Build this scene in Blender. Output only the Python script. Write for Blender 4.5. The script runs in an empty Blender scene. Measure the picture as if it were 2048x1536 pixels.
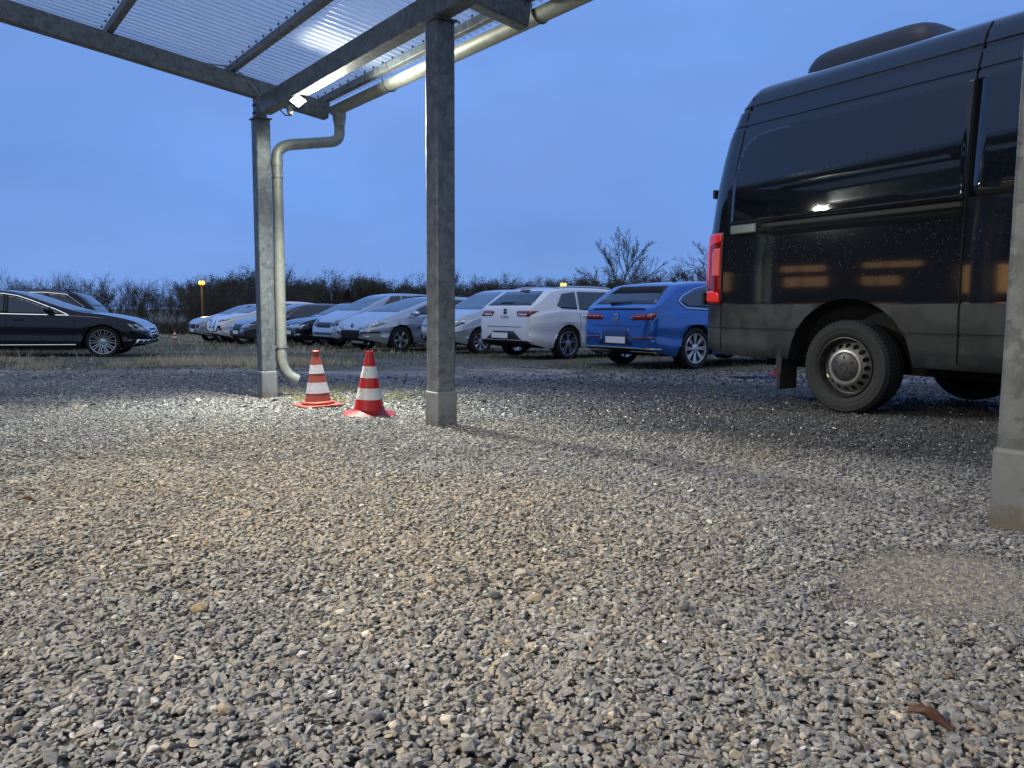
import bpy, bmesh, math, random
import numpy as np
from mathutils import Vector, Matrix
from mathutils.bvhtree import BVHTree
random.seed(7); rng = np.random.default_rng(7)
R = math.radians
scene = bpy.context.scene
C = bpy.context.collection

# ------------------------------------------------------------------ camera
cd = bpy.data.cameras.new('camera'); cam = bpy.data.objects.new('camera', cd); C.objects.link(cam)
scene.camera = cam
cd.sensor_width = 36; cd.lens = 1538/2048*36; cd.clip_start = .02; cd.clip_end = 3000
cam.matrix_world = Matrix.Translation((0, 0, .6)) @ Matrix.Rotation(R(90-5.5), 4, 'X') @ Matrix.Rotation(R(.3), 4, 'Z')
cd.dof.use_dof = False

# ------------------------------------------------------------------ render / view
scene.render.engine = 'CYCLES'
scene.view_settings.view_transform = 'Standard'; scene.view_settings.look = 'None'
scene.view_settings.exposure = 0.0; scene.view_settings.gamma = 1
cy = scene.cycles
cy.use_denoising = True; cy.max_bounces = 8; cy.diffuse_bounces = 3; cy.glossy_bounces = 4
cy.transparent_max_bounces = 12; cy.caustics_reflective = False; cy.caustics_refractive = False
cy.sample_clamp_indirect = 4

# ------------------------------------------------------------------ sky
w = bpy.data.worlds.new('World'); scene.world = w; w.use_nodes = True
nt = w.node_tree; N = nt.nodes; Lk = nt.links
bg = N['Background']
tc = N.new('ShaderNodeTexCoord'); sep = N.new('ShaderNodeSeparateXYZ'); Lk.new(tc.outputs['Generated'], sep.inputs[0])
rp = N.new('ShaderNodeValToRGB'); Lk.new(sep.outputs['Z'], rp.inputs[0])
el = rp.color_ramp.elements
el[0].position = 0.0; el[0].color = (.20, .385, .83, 1)
el[1].position = 1.0; el[1].color = (.20, .33, .66, 1)
e = el.new(.12); e.color = (.160, .340, .80, 1)
e = el.new(.45); e.color = (.172, .360, .84, 1)
# slow uneven cloud veil, and the greyer afterglow on the side away from the camera
nz = N.new('ShaderNodeTexNoise'); nz.inputs['Scale'].default_value = 2.1; nz.inputs['Detail'].default_value = 6
mp = N.new('ShaderNodeMapping'); mp.inputs['Scale'].default_value = (1, 1, 2.5)
Lk.new(tc.outputs['Generated'], mp.inputs[0]); Lk.new(mp.outputs[0], nz.inputs['Vector'])
mr = N.new('ShaderNodeMapRange'); mr.inputs['From Min'].default_value = .3; mr.inputs['From Max'].default_value = .7
mr.inputs['To Min'].default_value = .88; mr.inputs['To Max'].default_value = 1.12; Lk.new(nz.outputs['Fac'], mr.inputs['Value'])
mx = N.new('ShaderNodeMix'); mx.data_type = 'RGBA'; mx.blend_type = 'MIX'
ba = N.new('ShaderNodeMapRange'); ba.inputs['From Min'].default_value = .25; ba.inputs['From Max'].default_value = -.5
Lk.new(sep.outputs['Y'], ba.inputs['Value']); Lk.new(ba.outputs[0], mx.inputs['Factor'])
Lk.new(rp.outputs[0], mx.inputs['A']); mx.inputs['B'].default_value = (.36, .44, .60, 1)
nv = N.new('ShaderNodeTexNoise'); nv.inputs['Scale'].default_value = 3.4; nv.inputs['Detail'].default_value = 5; Lk.new(mp.outputs[0], nv.inputs['Vector'])
vr = N.new('ShaderNodeMapRange'); vr.inputs['From Min'].default_value = .35; vr.inputs['From Max'].default_value = .7; vr.inputs['To Max'].default_value = .45; Lk.new(nv.outputs['Fac'], vr.inputs['Value'])
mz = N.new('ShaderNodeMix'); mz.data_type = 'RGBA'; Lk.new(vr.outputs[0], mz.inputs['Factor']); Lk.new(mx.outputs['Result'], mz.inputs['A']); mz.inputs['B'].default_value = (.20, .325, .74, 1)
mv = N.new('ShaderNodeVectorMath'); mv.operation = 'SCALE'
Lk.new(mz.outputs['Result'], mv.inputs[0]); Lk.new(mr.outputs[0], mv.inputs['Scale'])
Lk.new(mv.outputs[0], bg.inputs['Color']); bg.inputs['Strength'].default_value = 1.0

# last soft dusk light
sd = bpy.data.lights.new('sun', 'SUN'); sd.energy = .7; sd.angle = R(50); sd.color = (1, .96, .90)
so = bpy.data.objects.new('sun', sd); C.objects.link(so); so.rotation_euler = (R(20), 0, R(-28))

# ------------------------------------------------------------------ helpers
def lin(*c):
    c = c[0] if len(c) == 1 else c
    return tuple(((x/255)/12.92 if x/255 <= .04045 else ((x/255+.055)/1.055)**2.4) for x in c)
HY = [-5, 0, 2, 4.4, 5.6, 6.65, 9, 12.5, 15.3, 17.9, 19.3, 24, 28, 31, 35, 55, 62, 3000]
HH = [.53, .53, .595, .68, .742, .779, .86, .94, .955, 1.018, 1.06, 1.13, 1.24, 1.3, 1.4, 1.8, 1.9, 1.9]
def zg(x, y): return .6-np.interp(y, HY, HH)-np.clip((-np.asarray(x)-4)*.02, 0, .07)*np.clip((np.asarray(y)-9)/5, 0, 1)
def P3(u, v, y): # a point of the place, y metres ahead (only for writing down coordinates)
    return (x_of(u, y), y, 0)
def x_of(u, y): return (u-1024)/1538*y

MATS = {}
def mat(name, col=(.5, .5, .5), rough=.5, metal=0., coat=0., spec=.5, emit=None, es=0., noise=None, bump=None, ior=1.5, alpha=1):
    if name in MATS: return MATS[name]
    m = bpy.data.materials.new(name); m.use_nodes = True; MATS[name] = m
    n = m.node_tree.nodes; l = m.node_tree.links; b = n['Principled BSDF']
    b.inputs['Base Color'].default_value = (*col, 1); b.inputs['Roughness'].default_value = rough
    b.inputs['Metallic'].default_value = metal; b.inputs['Coat Weight'].default_value = coat
    b.inputs['Coat Roughness'].default_value = .04; b.inputs['Specular IOR Level'].default_value = spec; b.inputs['IOR'].default_value = ior
    if emit: b.inputs['Emission Color'].default_value = (*emit, 1); b.inputs['Emission Strength'].default_value = es
    if noise or bump:
        t = n.new('ShaderNodeTexCoord')
    if noise: # (scale, colour2, lo, hi, rough variation)
        x = n.new('ShaderNodeTexNoise'); x.inputs['Scale'].default_value = noise[0]; x.inputs['Detail'].default_value = 6; x.inputs['Roughness'].default_value = .6
        l.new(t.outputs['Object'], x.inputs['Vector'])
        r = n.new('ShaderNodeMapRange'); r.inputs['From Min'].default_value = noise[2]; r.inputs['From Max'].default_value = noise[3]; l.new(x.outputs['Fac'], r.inputs['Value'])
        k = n.new('ShaderNodeMix'); k.data_type = 'RGBA'; l.new(r.outputs[0], k.inputs['Factor'])
        k.inputs['A'].default_value = (*col, 1); k.inputs['B'].default_value = (*noise[1], 1); l.new(k.outputs['Result'], b.inputs['Base Color'])
        if len(noise) > 4:
            q = n.new('ShaderNodeMapRange'); q.inputs['To Min'].default_value = rough; q.inputs['To Max'].default_value = noise[4]
            l.new(r.outputs[0], q.inputs['Value']); l.new(q.outputs[0], b.inputs['Roughness'])
    if bump: # (scale, strength, distance)
        x = n.new('ShaderNodeTexNoise'); x.inputs['Scale'].default_value = bump[0]; x.inputs['Detail'].default_value = 4; l.new(t.outputs['Object'], x.inputs['Vector'])
        u = n.new('ShaderNodeBump'); u.inputs['Strength'].default_value = bump[1]; u.inputs['Distance'].default_value = bump[2]
        l.new(x.outputs['Fac'], u.inputs['Height']); l.new(u.outputs[0], b.inputs['Normal'])
    return m

def tag(o, label=None, cat=None, group=None, kind=None):
    if label: o['label'] = label
    if cat: o['category'] = cat
    if group: o['group'] = group
    if kind: o['kind'] = kind
    return o
def empty(name, loc=(0, 0, 0), rz=0, rot=None):
    o = bpy.data.objects.new(name, None); C.objects.link(o); o.empty_display_size = .2
    o.location = loc; o.rotation_euler = rot or (0, 0, rz); return o
def link_mesh(name, me, m, parent=None, smooth=False, sharp=None):
    o = bpy.data.objects.new(name, me); C.objects.link(o)
    for k in (m if isinstance(m, (list, tuple)) else [m]): me.materials.append(k)
    if parent: o.parent = parent
    if smooth:
        me.shade_smooth()
        if sharp: me.set_sharp_from_angle(angle=R(sharp))
    return o
class MB:
    def __init__(s): s.v = []; s.f = []
    def box(s, c, size, M=None, taper=None):
        i = len(s.v); x, y, z = [a/2 for a in size]
        for dz in (-1, 1):
            k = (taper if taper and dz > 0 else 1)
            for dx, dy in ((-1, -1), (1, -1), (1, 1), (-1, 1)):
                p = Vector((dx*x*k, dy*y*k, dz*z))
                if M is not None: p = M @ p
                s.v.append(tuple(p+Vector(c)))
        s.f += [[i+a for a in q] for q in ((0, 3, 2, 1), (4, 5, 6, 7), (0, 1, 5, 4), (1, 2, 6, 5), (2, 3, 7, 6), (3, 0, 4, 7))]
        return s
    def beam(s, a, b, wd, ht, up=(0, 0, 1)):
        a = Vector(a); b = Vector(b); X = (b-a).normalized(); Z = Vector(up); Y = Z.cross(X).normalized(); Z = X.cross(Y)
        return s.box((a+b)/2, ((b-a).length, wd, ht), Matrix((X, Y, Z)).transposed())
    def tube(s, pts, rad, n=8, cap=True):
        pts = [Vector(p) for p in pts]; rad = rad if isinstance(rad, (list, tuple)) else [rad]*len(pts)
        i0 = len(s.v); t0 = (pts[1]-pts[0]).normalized()
        up = Vector((0, 0, 1)) if abs(t0.z) < .9 else Vector((1, 0, 0)); nrm = t0.cross(up).normalized()
        for k, p in enumerate(pts):
            t = (pts[min(k+1, len(pts)-1)]-pts[max(k-1, 0)]).normalized()
            nrm = (nrm-t*nrm.dot(t)).normalized(); bi = t.cross(nrm)
            for j in range(n):
                a = 2*math.pi*j/n; s.v.append(tuple(p+(nrm*math.cos(a)+bi*math.sin(a))*rad[k]))
        for k in range(len(pts)-1):
            for j in range(n):
                a = i0+k*n+j; b = i0+k*n+(j+1) % n; s.f.append([a, b, b+n, a+n])
        if cap:
            s.f.append([i0+j for j in range(n)][::-1]); s.f.append([i0+(len(pts)-1)*n+j for j in range(n)])
        return s
    def lathe(s, prof, n=32, M=None, close=False): # prof: (r, h) about local Z
        i0 = len(s.v)
        for r, h in prof:
            for j in range(n):
                a = 2*math.pi*j/n; p = Vector((r*math.cos(a), r*math.sin(a), h))
                s.v.append(tuple(M @ p if M is not None else p))
        m = len(prof)
        for k in range(m-(0 if close else 1)):
            for j in range(n):
                a = i0+k*n+j; b = i0+k*n+(j+1) % n; k2 = (k+1) % m; c = i0+k2*n+(j+1) % n; d = i0+k2*n+j
                s.f.append([a, b, c, d])
        return s
    def prism(s, poly, h, M=None): # poly in local xy, extruded 0..h
        i = len(s.v); n = len(poly)
        for z in (0, h):
            for x, y in poly:
                p = Vector((x, y, z)); s.v.append(tuple(M @ p if M is not None else p))
        s.f.append([i+k for k in range(n)][::-1]); s.f.append([i+n+k for k in range(n)])
        for k in range(n): s.f.append([i+k, i+(k+1) % n, i+n+(k+1) % n, i+n+k])
        return s
    def build(s, name, m, parent=None, smooth=False, sharp=35):
        me = bpy.data.meshes.new(name); me.from_pydata(s.v, [], s.f); me.update()
        return link_mesh(name, me, m, parent, smooth, sharp)
def bevel(o, w=.004, seg=2):
    b = o.modifiers.new('bevel', 'BEVEL'); b.width = w; b.segments = seg; b.limit_method = 'ANGLE'; b.angle_limit = R(40); return o
def arc(p0, p1, p2, n=8): # quadratic bend
    p0, p1, p2 = Vector(p0), Vector(p1), Vector(p2)
    return [(p0*(1-t)**2+p1*2*t*(1-t)+p2*t*t) for t in [i/n for i in range(n+1)]]
def chaikin(poly, it=2):
    for _ in range(it):
        q = []
        for i in range(len(poly)):
            a, b = poly[i], poly[(i+1) % len(poly)]
            q += [(a[0]*.8+b[0]*.2, a[1]*.8+b[1]*.2), (a[0]*.2+b[0]*.8, a[1]*.2+b[1]*.8)]
        poly = q
    return poly
def copy_tree(o, parent=None):
    c = o.copy(); C.objects.link(c); c.parent = parent
    for ch in list(o.children): copy_tree(ch, c)
    return c

# ------------------------------------------------------------------ materials
def steel_mat(name, a, b2, streak=True):
    m = bpy.data.materials.new(name); m.use_nodes = True; n = m.node_tree.nodes; l = m.node_tree.links; b = n['Principled BSDF']
    t = n.new('ShaderNodeTexCoord')
    x = n.new('ShaderNodeTexNoise'); x.inputs['Scale'].default_value = 14; x.inputs['Detail'].default_value = 5; x.inputs['Roughness'].default_value = .65; x.inputs['Distortion'].default_value = .8
    v = n.new('ShaderNodeTexVoronoi'); v.inputs['Scale'].default_value = 26
    d = n.new('ShaderNodeVectorMath'); d.operation = 'MULTIPLY_ADD'; d.inputs[1].default_value = (.12, .12, .12)
    l.new(t.outputs['Object'], x.inputs['Vector']); l.new(x.outputs['Color'], d.inputs[0]); l.new(t.outputs['Object'], d.inputs[2]); l.new(d.outputs[0], v.inputs['Vector'])
    mu = n.new('ShaderNodeMath'); mu.operation = 'MULTIPLY_ADD'; mu.inputs[1].default_value = .35
    hs = n.new('ShaderNodeSeparateColor'); l.new(v.outputs['Color'], hs.inputs[0]); l.new(hs.outputs[0], mu.inputs[0]); l.new(x.outputs['Fac'], mu.inputs[2])
    r = n.new('ShaderNodeMapRange'); r.inputs['From Min'].default_value = .4; r.inputs['From Max'].default_value = .95; l.new(mu.outputs[0], r.inputs['Value'])
    # long thin run marks down the steel
    mp = n.new('ShaderNodeMapping'); mp.inputs['Scale'].default_value = (60, 60, 1.2); l.new(t.outputs['Object'], mp.inputs[0])
    y = n.new('ShaderNodeTexNoise'); y.inputs['Scale'].default_value = 1; y.inputs['Detail'].default_value = 2; l.new(mp.outputs[0], y.inputs['Vector'])
    q = n.new('ShaderNodeMapRange'); q.inputs['From Min'].default_value = .68; q.inputs['From Max'].default_value = .74; q.inputs['To Max'].default_value = .55 if streak else 0
    l.new(y.outputs['Fac'], q.inputs['Value'])
    k = n.new('ShaderNodeMix'); k.data_type = 'RGBA'; l.new(r.outputs[0], k.inputs['Factor']); k.inputs['A'].default_value = (*a, 1); k.inputs['B'].default_value = (*b2, 1)
    k2 = n.new('ShaderNodeMix'); k2.data_type = 'RGBA'; l.new(q.outputs[0], k2.inputs['Factor']); l.new(k.outputs['Result'], k2.inputs['A']); k2.inputs['B'].default_value = (a[0]*.35, a[1]*.35, a[2]*.35, 1)
    l.new(k2.outputs['Result'], b.inputs['Base Color'])
    b.inputs['Metallic'].default_value = .35; b.inputs['Roughness'].default_value = .5
    u = n.new('ShaderNodeBump'); u.inputs['Strength'].default_value = .25; u.inputs['Distance'].default_value = .002; l.new(mu.outputs[0], u.inputs['Height']); l.new(u.outputs[0], b.inputs['Normal'])
    MATS[name] = m; return m
STEEL = steel_mat('galvanised_steel', (.105, .120, .130), (.235, .265, .28))
PIPE = steel_mat('zinc_pipe', (.30, .32, .29), (.42, .44, .39), False)
SLEEVE = mat('grey_sleeve', (.17, .19, .205), .5, noise=(5, (.25, .26, .255), .4, .62), bump=(90, .1, .002))
n = SLEEVE.node_tree.nodes; l = SLEEVE.node_tree.links
def mud():
    b = n['Principled BSDF']; src = b.inputs['Base Color'].links[0].from_socket; t = n.new('ShaderNodeTexCoord'); sp = n.new('ShaderNodeSeparateXYZ'); l.new(t.outputs['Generated'], sp.inputs[0])
    x = n.new('ShaderNodeTexNoise'); x.inputs['Scale'].default_value = 28; x.inputs['Detail'].default_value = 6; l.new(t.outputs['Object'], x.inputs['Vector'])
    a = n.new('ShaderNodeMath'); a.operation = 'MULTIPLY_ADD'; a.inputs[1].default_value = 1.1; l.new(x.outputs['Fac'], a.inputs[0]); l.new(sp.outputs['Z'], a.inputs[2])
    r = n.new('ShaderNodeMapRange'); r.inputs['From Min'].default_value = 1.12; r.inputs['From Max'].default_value = .92; r.inputs['To Max'].default_value = .8; l.new(a.outputs[0], r.inputs['Value'])
    k = n.new('ShaderNodeMix'); k.data_type = 'RGBA'; l.new(r.outputs[0], k.inputs['Factor']); l.new(src, k.inputs['A']); k.inputs['B'].default_value = (.13, .11, .085, 1); l.new(k.outputs['Result'], b.inputs['Base Color'])
mud()
BLACKRUB = mat('black_rubber', (.012, .012, .013), .75)
PLASTIC = mat('dark_plastic', (.02, .021, .023), .5)
UNDER = mat('underbody', (.008, .008, .009), .9)
CHROME = mat('chrome', (.75, .77, .8), .12, 1.0)
GLASS = mat('tinted_glass', (.012, .016, .02), .03, spec=.8, ior=1.7)
SCREEN = mat('windscreen_glass', (.05, .075, .10), .03, spec=1.0, ior=2.3)
TYRE = mat('tyre_rubber', (.009, .0095, .0105), .8, noise=(9, (.016, .017, .018), .5, .8), bump=(120, .2, .002))
LAMPGL = mat('lamp_glass', (.55, .6, .66), .08, metal=.35, coat=1, noise=(22, (.16, .18, .2), .45, .6))
REDGL = mat('red_lamp_glass', (.20, .006, .008), .1, coat=1)
PLATE = mat('number_plate', (.95, .95, .95), .4)
BLUEBAND = mat('plate_band', (.02, .06, .35), .4)
ALLOY = mat('alloy', (.55, .57, .6), .28, .8)
DALLOY = mat('dark_alloy', (.18, .185, .19), .35, .7)

# ------------------------------------------------------------------ ground
def nz2(x, y):
    return (np.sin(1.3*x+.7*y+1)*np.sin(.9*y-.6*x+2)*.5+np.sin(3.1*x-1.7*y)*np.sin(2.3*y+1.1*x+.5)*.3+np.sin(7.1*x+3.3*y)*np.sin(6.1*y-4*x)*.2)
def gz(x, y): return zg(x, y)+.012*nz2(x, y)*np.clip(1.2-np.hypot(x, y-6)/60, 0, 1)
def hashn(ix, iy): 
    a = np.sin(ix*127.1+iy*311.7)*43758.5453; return a-np.floor(a)
def vnoise(x, y):
    ix = np.floor(x); iy = np.floor(y); fx = x-ix; fy = y-iy; fx = fx*fx*(3-2*fx); fy = fy*fy*(3-2*fy)
    return (hashn(ix, iy)*(1-fx)+hashn(ix+1, iy)*fx)*(1-fy)+(hashn(ix, iy+1)*(1-fx)+hashn(ix+1, iy+1)*fx)*fy
def fbm(x, y, o=4):
    s = 0; a = .5
    for k in range(o): s = s+a*vnoise(x*2**k+17*k, y*2**k+31*k); a *= .5
    return s/(1-.5**o)
xs = np.concatenate([-np.geomspace(900, 12, 40), np.linspace(-11.8, 11.8, 240), np.geomspace(12, 900, 40)])
ys = np.concatenate([-np.geomspace(400, 3, 16), np.linspace(-2.8, 12, 190), np.geomspace(12.1, 1200, 110)])
X, Y = np.meshgrid(xs, ys); Z = gz(X, Y)
Z += np.where((Y > .3) & (Y < 12) & (abs(X) < 12), .012*(fbm(X*3, Y*3, 3)-.5), 0)
V = np.stack([X.ravel(), Y.ravel(), Z.ravel()-.006], 1)
nx, ny = len(xs), len(ys); I = np.arange(nx*ny).reshape(ny, nx)
F = np.stack([I[:-1, :-1], I[:-1, 1:], I[1:, 1:], I[1:, :-1]], -1).reshape(-1, 4)
def np_mesh(name, V, F, per=4):
    me = bpy.data.meshes.new(name); me.vertices.add(len(V)); me.vertices.foreach_set('co', V.astype(np.float32).ravel())
    me.loops.add(F.size); me.loops.foreach_set('vertex_index', F.astype(np.int32).ravel())
    me.polygons.add(len(F)); me.polygons.foreach_set('loop_start', np.arange(0, F.size, per, dtype=np.int32))
    me.update(calc_edges=True); me.validate(); me.shade_flat(); return me
gm = bpy.data.materials.new('ground'); gm.use_nodes = True
n = gm.node_tree.nodes; l = gm.node_tree.links; b = n['Principled BSDF']
def nd(t, **k):
    x = n.new('ShaderNode'+t)
    for a, v in k.items(): setattr(x, a, v)
    return x
def noise_n(scale, detail=5, vec=None, rough=.55):
    x = nd('TexNoise'); x.inputs['Scale'].default_value = scale; x.inputs['Detail'].default_value = detail; x.inputs['Roughness'].default_value = rough; l.new(vec, x.inputs['Vector']); return x.outputs['Fac']
def rng_n(v, a, b_, c=0, d=1):
    x = nd('MapRange'); x.inputs['From Min'].default_value = a; x.inputs['From Max'].default_value = b_; x.inputs['To Min'].default_value = c; x.inputs['To Max'].default_value = d; l.new(v, x.inputs['Value']); return x.outputs[0]
def mix_n(f, a, b_):
    x = nd('Mix', data_type='RGBA'); l.new(f, x.inputs['Factor'])
    for k, s in ((a, 'A'), (b_, 'B')):
        if isinstance(k, tuple): x.inputs[s].default_value = (*k, 1)
        else: l.new(k, x.inputs[s])
    return x.outputs['Result']
def math_n(op, a, b_=None):
    x = nd('Math', operation=op)
    for i, k in enumerate((a, b_)):
        if k is None: continue
        if isinstance(k, (int, float)): x.inputs[i].default_value = k
        else: l.new(k, x.inputs[i])
    return x.outputs[0]
tcn = nd('TexCoord'); ov = tcn.outputs['Object']; sx = nd('SeparateXYZ'); l.new(ov, sx.inputs[0])
big = noise_n(.45, 5, ov); mid = noise_n(2.3, 5, ov); fine = noise_n(30, 4, ov)
vo = nd('TexVoronoi'); vo.inputs['Scale'].default_value = 42; l.new(ov, vo.inputs['Vector'])
vsep = nd('SeparateColor'); l.new(vo.outputs['Color'], vsep.inputs[0])
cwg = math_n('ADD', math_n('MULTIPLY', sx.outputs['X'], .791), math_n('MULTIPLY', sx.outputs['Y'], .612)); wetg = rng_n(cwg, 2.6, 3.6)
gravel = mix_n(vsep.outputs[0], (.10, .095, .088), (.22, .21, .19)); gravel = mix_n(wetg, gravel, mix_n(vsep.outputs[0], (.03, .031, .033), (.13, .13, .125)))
gravel = mix_n(rng_n(vo.outputs['Distance'], .45, .85), gravel, (.03, .03, .03))
dirt = mix_n(rng_n(mid, .35, .65), (.16, .13, .10), (.33, .28, .22))
grass = mix_n(rng_n(fine, .4, .6), (.06, .06, .03), (.17, .15, .085))
grass = mix_n(rng_n(mid, .45, .7), grass, (.09, .08, .06))
# tilt of the bands: distance along the row direction
yy = math_n('ADD', sx.outputs['Y'], math_n('MULTIPLY', rng_n(big, .3, .7, -1, 1), 1.6))
yy = math_n('ADD', yy, math_n('MULTIPLY', sx.outputs['X'], .05))
m1 = math_n('MULTIPLY', rng_n(yy, 9.0, 10.6), rng_n(mid, .3, .5))
m2 = math_n('MULTIPLY', rng_n(yy, 11.2, 12.6), rng_n(mid, .34, .50))
col = mix_n(m1, gravel, dirt); col = mix_n(m2, col, grass)
# the compacted bare patch by the near right post
px = math_n('DIVIDE', math_n('SUBTRACT', sx.outputs['X'], 1.0), .34); py = math_n('DIVIDE', math_n('SUBTRACT', sx.outputs['Y'], 1.62), .26)
pd = math_n('SQRT', math_n('ADD', math_n('MULTIPLY', px, px), math_n('MULTIPLY', py, py)))
pm = rng_n(math_n('ADD', pd, math_n('MULTIPLY', fine, .4)), 1.3, .9)
col = mix_n(pm, col, mix_n(fine, (.20, .185, .155), (.36, .33, .28)))
wet = math_n('MULTIPLY', wetg, rng_n(big, .3, .55))
wm = math_n('MULTIPLY', wet, math_n('SUBTRACT', 1.0, m2))
l.new(col, b.inputs['Base Color'])
rg = rng_n(wm, 0, 1, .9, .55); l.new(rg, b.inputs['Roughness'])
bu = nd('Bump'); bu.inputs['Strength'].default_value = .8; bu.inputs['Distance'].default_value = .012
l.new(math_n('ADD', rng_n(vo.outputs['Distance'], 0, .8, 1, 0), math_n('MULTIPLY', fine, .5)), bu.inputs['Height']); l.new(bu.outputs[0], b.inputs['Normal'])
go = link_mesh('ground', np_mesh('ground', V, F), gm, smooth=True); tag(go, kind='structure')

# ------------------------------------------------------------------ gravel stones (stuff)
def hull_stone(seed, n_, flat):
    r = random.Random(seed); bm = bmesh.new()
    for _ in range(n_):
        v = Vector((r.gauss(0, 1), r.gauss(0, 1), r.gauss(0, 1))).normalized()*r.uniform(.8, 1.05)
        bm.verts.new((v.x*1.0, v.y*r.uniform(.7, .8), v.z*flat))
    o = bmesh.ops.convex_hull(bm, input=bm.verts)
    dead = {g for k in ('geom_interior', 'geom_unused') for g in o[k] if isinstance(g, bmesh.types.BMVert)}
    bmesh.ops.delete(bm, geom=list(dead), context='VERTS')
    bmesh.ops.triangulate(bm, faces=bm.faces); bm.verts.index_update()
    V = np.array([v.co[:] for v in bm.verts]); F = np.array([[v.index for v in f.verts] for f in bm.faces]); bm.free(); return V, F
def rotm(a, b_, c):
    ca, sa, cb, sb, cc, sc_ = np.cos(a), np.sin(a), np.cos(b_), np.sin(b_), np.cos(c), np.sin(c)
    Rm = np.empty((len(a), 3, 3))
    Rm[:, 0, 0] = ca*cb; Rm[:, 0, 1] = ca*sb*sc_-sa*cc; Rm[:, 0, 2] = ca*sb*cc+sa*sc_
    Rm[:, 1, 0] = sa*cb; Rm[:, 1, 1] = sa*sb*sc_+ca*cc; Rm[:, 1, 2] = sa*sb*cc-ca*sc_
    Rm[:, 2, 0] = -sb; Rm[:, 2, 1] = cb*sc_; Rm[:, 2, 2] = cb*cc
    return Rm
def bare(x, y): return np.hypot((x-1.0)/.36, (y-1.62)/.27)+.55*(fbm(x*4, y*6, 4)-.5)*2
def scatter(y0, y1, dens, size, seeds, nv, flat=.55, layers=1.0):
    k = int(((y0+y1)/2*1.52+1.6)*(y1-y0)*dens); y = rng.uniform(y0, y1, k); x = rng.uniform(-1, 1, k)*(.76*y1+.8)
    keep = abs(x) < .76*y+.8
    # thinner where the yard turns to dirt and grass, almost none on the bare patch
    yl = y+.05*x+1.6*(fbm(x*.5+9, y*.5, 3)-.5)*2; kp = np.clip((11.3-yl)/1.8, .0, 1); kp = np.maximum(kp, .55*(fbm(x*.6+3, y*1.1, 3) > .52)*(y > 11))
    keep &= rng.random(k) < kp
    bp = bare(x, y); keep &= (bp > 1.12) | (rng.random(k) < .14+.7*np.clip((bp-.5)/.6, 0, 1)**1.5)
    x, y = x[keep], y[keep]; k = len(x)
    s = size*np.exp(rng.normal(0, .27, k)); s = np.where(rng.random(k) < .008, s*1.6, s)
    s = np.where(bare(x, y) < 1.0, s*.6, s)
    z = gz(x, y)+.012*(fbm(x*3, y*3, 3)-.5)+rng.uniform(-.35, .40, k)*s*layers+.006*(fbm(x*2.2+3, y*2.2, 2)-.3)
    Rm = rotm(rng.uniform(0, 6.28, k), rng.normal(0, .26, k), rng.normal(0, .26, k))
    t = rng.random(k); warm = fbm(x*.9+4, y*.9+8, 4); warm = np.clip((warm-.5)*4, 0, 1)*np.clip(1.3-.16*y, .2, 1)
    base = np.stack([.20+.14*t, .20+.137*t, .195+.13*t], 1); base *= (.70+.55*fbm(x*.8+2, y*.8, 4))[:, None]
    ochre = np.stack([.40+.14*t, .33+.12*t, .215+.10*t], 1)
    io = (rng.random(k) < .05+.30*warm)[:, None]; col = np.where(io, ochre*.55+base*.45, base)
    col[:, 0] += .05*warm; col[:, 1] += .03*warm
    col = np.where((rng.random(k) < .03)[:, None], col*1.7+.05, col); col = np.where((rng.random(k) < .05)[:, None], col*.55, col)
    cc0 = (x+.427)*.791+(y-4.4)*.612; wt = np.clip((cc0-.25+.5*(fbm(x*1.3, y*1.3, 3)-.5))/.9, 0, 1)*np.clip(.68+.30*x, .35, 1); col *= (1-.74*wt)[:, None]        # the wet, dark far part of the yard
    # damp blue-grey stones at the lower left and right
    pick = rng.integers(0, len(seeds), k); VV = []; FF = []; CC = []; off = 0
    for q, sd_ in enumerate(seeds):
        v, f = hull_stone(sd_, nv, flat); idx = np.where(pick == q)[0]
        if not len(idx): continue
        sc3 = s[idx][:, None]*np.stack([np.ones(len(idx)), rng.uniform(.75, 1.1, len(idx)), rng.uniform(.7, 1.2, len(idx))], 1)
        W = np.einsum('kij,kvj->kvi', Rm[idx], v[None]*sc3[:, None, :])+np.stack([x[idx], y[idx], z[idx]], 1)[:, None]
        VV.append(W.reshape(-1, 3)); FF.append((f[None]+off+(np.arange(len(idx))*len(v))[:, None, None]).reshape(-1, 3)); CC.append(np.repeat(col[idx], len(v), 0)); off += len(idx)*len(v)
    return np.concatenate(VV), np.concatenate(FF), np.concatenate(CC)
parts = [scatter(.55, 1.5, 19500, .0076, range(100, 124), 12, .48), scatter(.55, 2.6, 7000, .0042, range(150, 158), 7, .5), scatter(1.5, 3.2, 12500, .0081, range(200, 216), 10, .45), scatter(3.2, 5.5, 6200, .0094, range(300, 310), 8, .5),
         scatter(5.5, 9.0, 1900, .0135, range(400, 408), 7, .5), scatter(9.0, 17.0, 330, .022, range(500, 506), 7, .5)]
def fines(k):
    a = rng.uniform(0, 6.28, k); q = np.sqrt(rng.random(k))*1.25; x = 1.0+.36*q*np.cos(a); y = 1.62+.27*q*np.sin(a); s = .0022*np.exp(rng.normal(0, .45, k)); z = gz(x, y)+.012*(fbm(x*3, y*3, 3)-.5)-.004
    v, f = hull_stone(77, 7, .6); Rm = rotm(rng.uniform(0, 6.28, k), rng.normal(0, .4, k), rng.normal(0, .4, k)); W = np.einsum('kij,kvj->kvi', Rm, v[None]*s[:, None, None])+np.stack([x, y, z], 1)[:, None]
    c = np.stack([.27+.2*rng.random(k)]*3, 1)*np.array([1.05, .97, .84]); return W.reshape(-1, 3), (f[None]+(np.arange(k)*len(v))[:, None, None]).reshape(-1, 3), np.repeat(c, len(v), 0)
parts.append(fines(16000))
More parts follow.
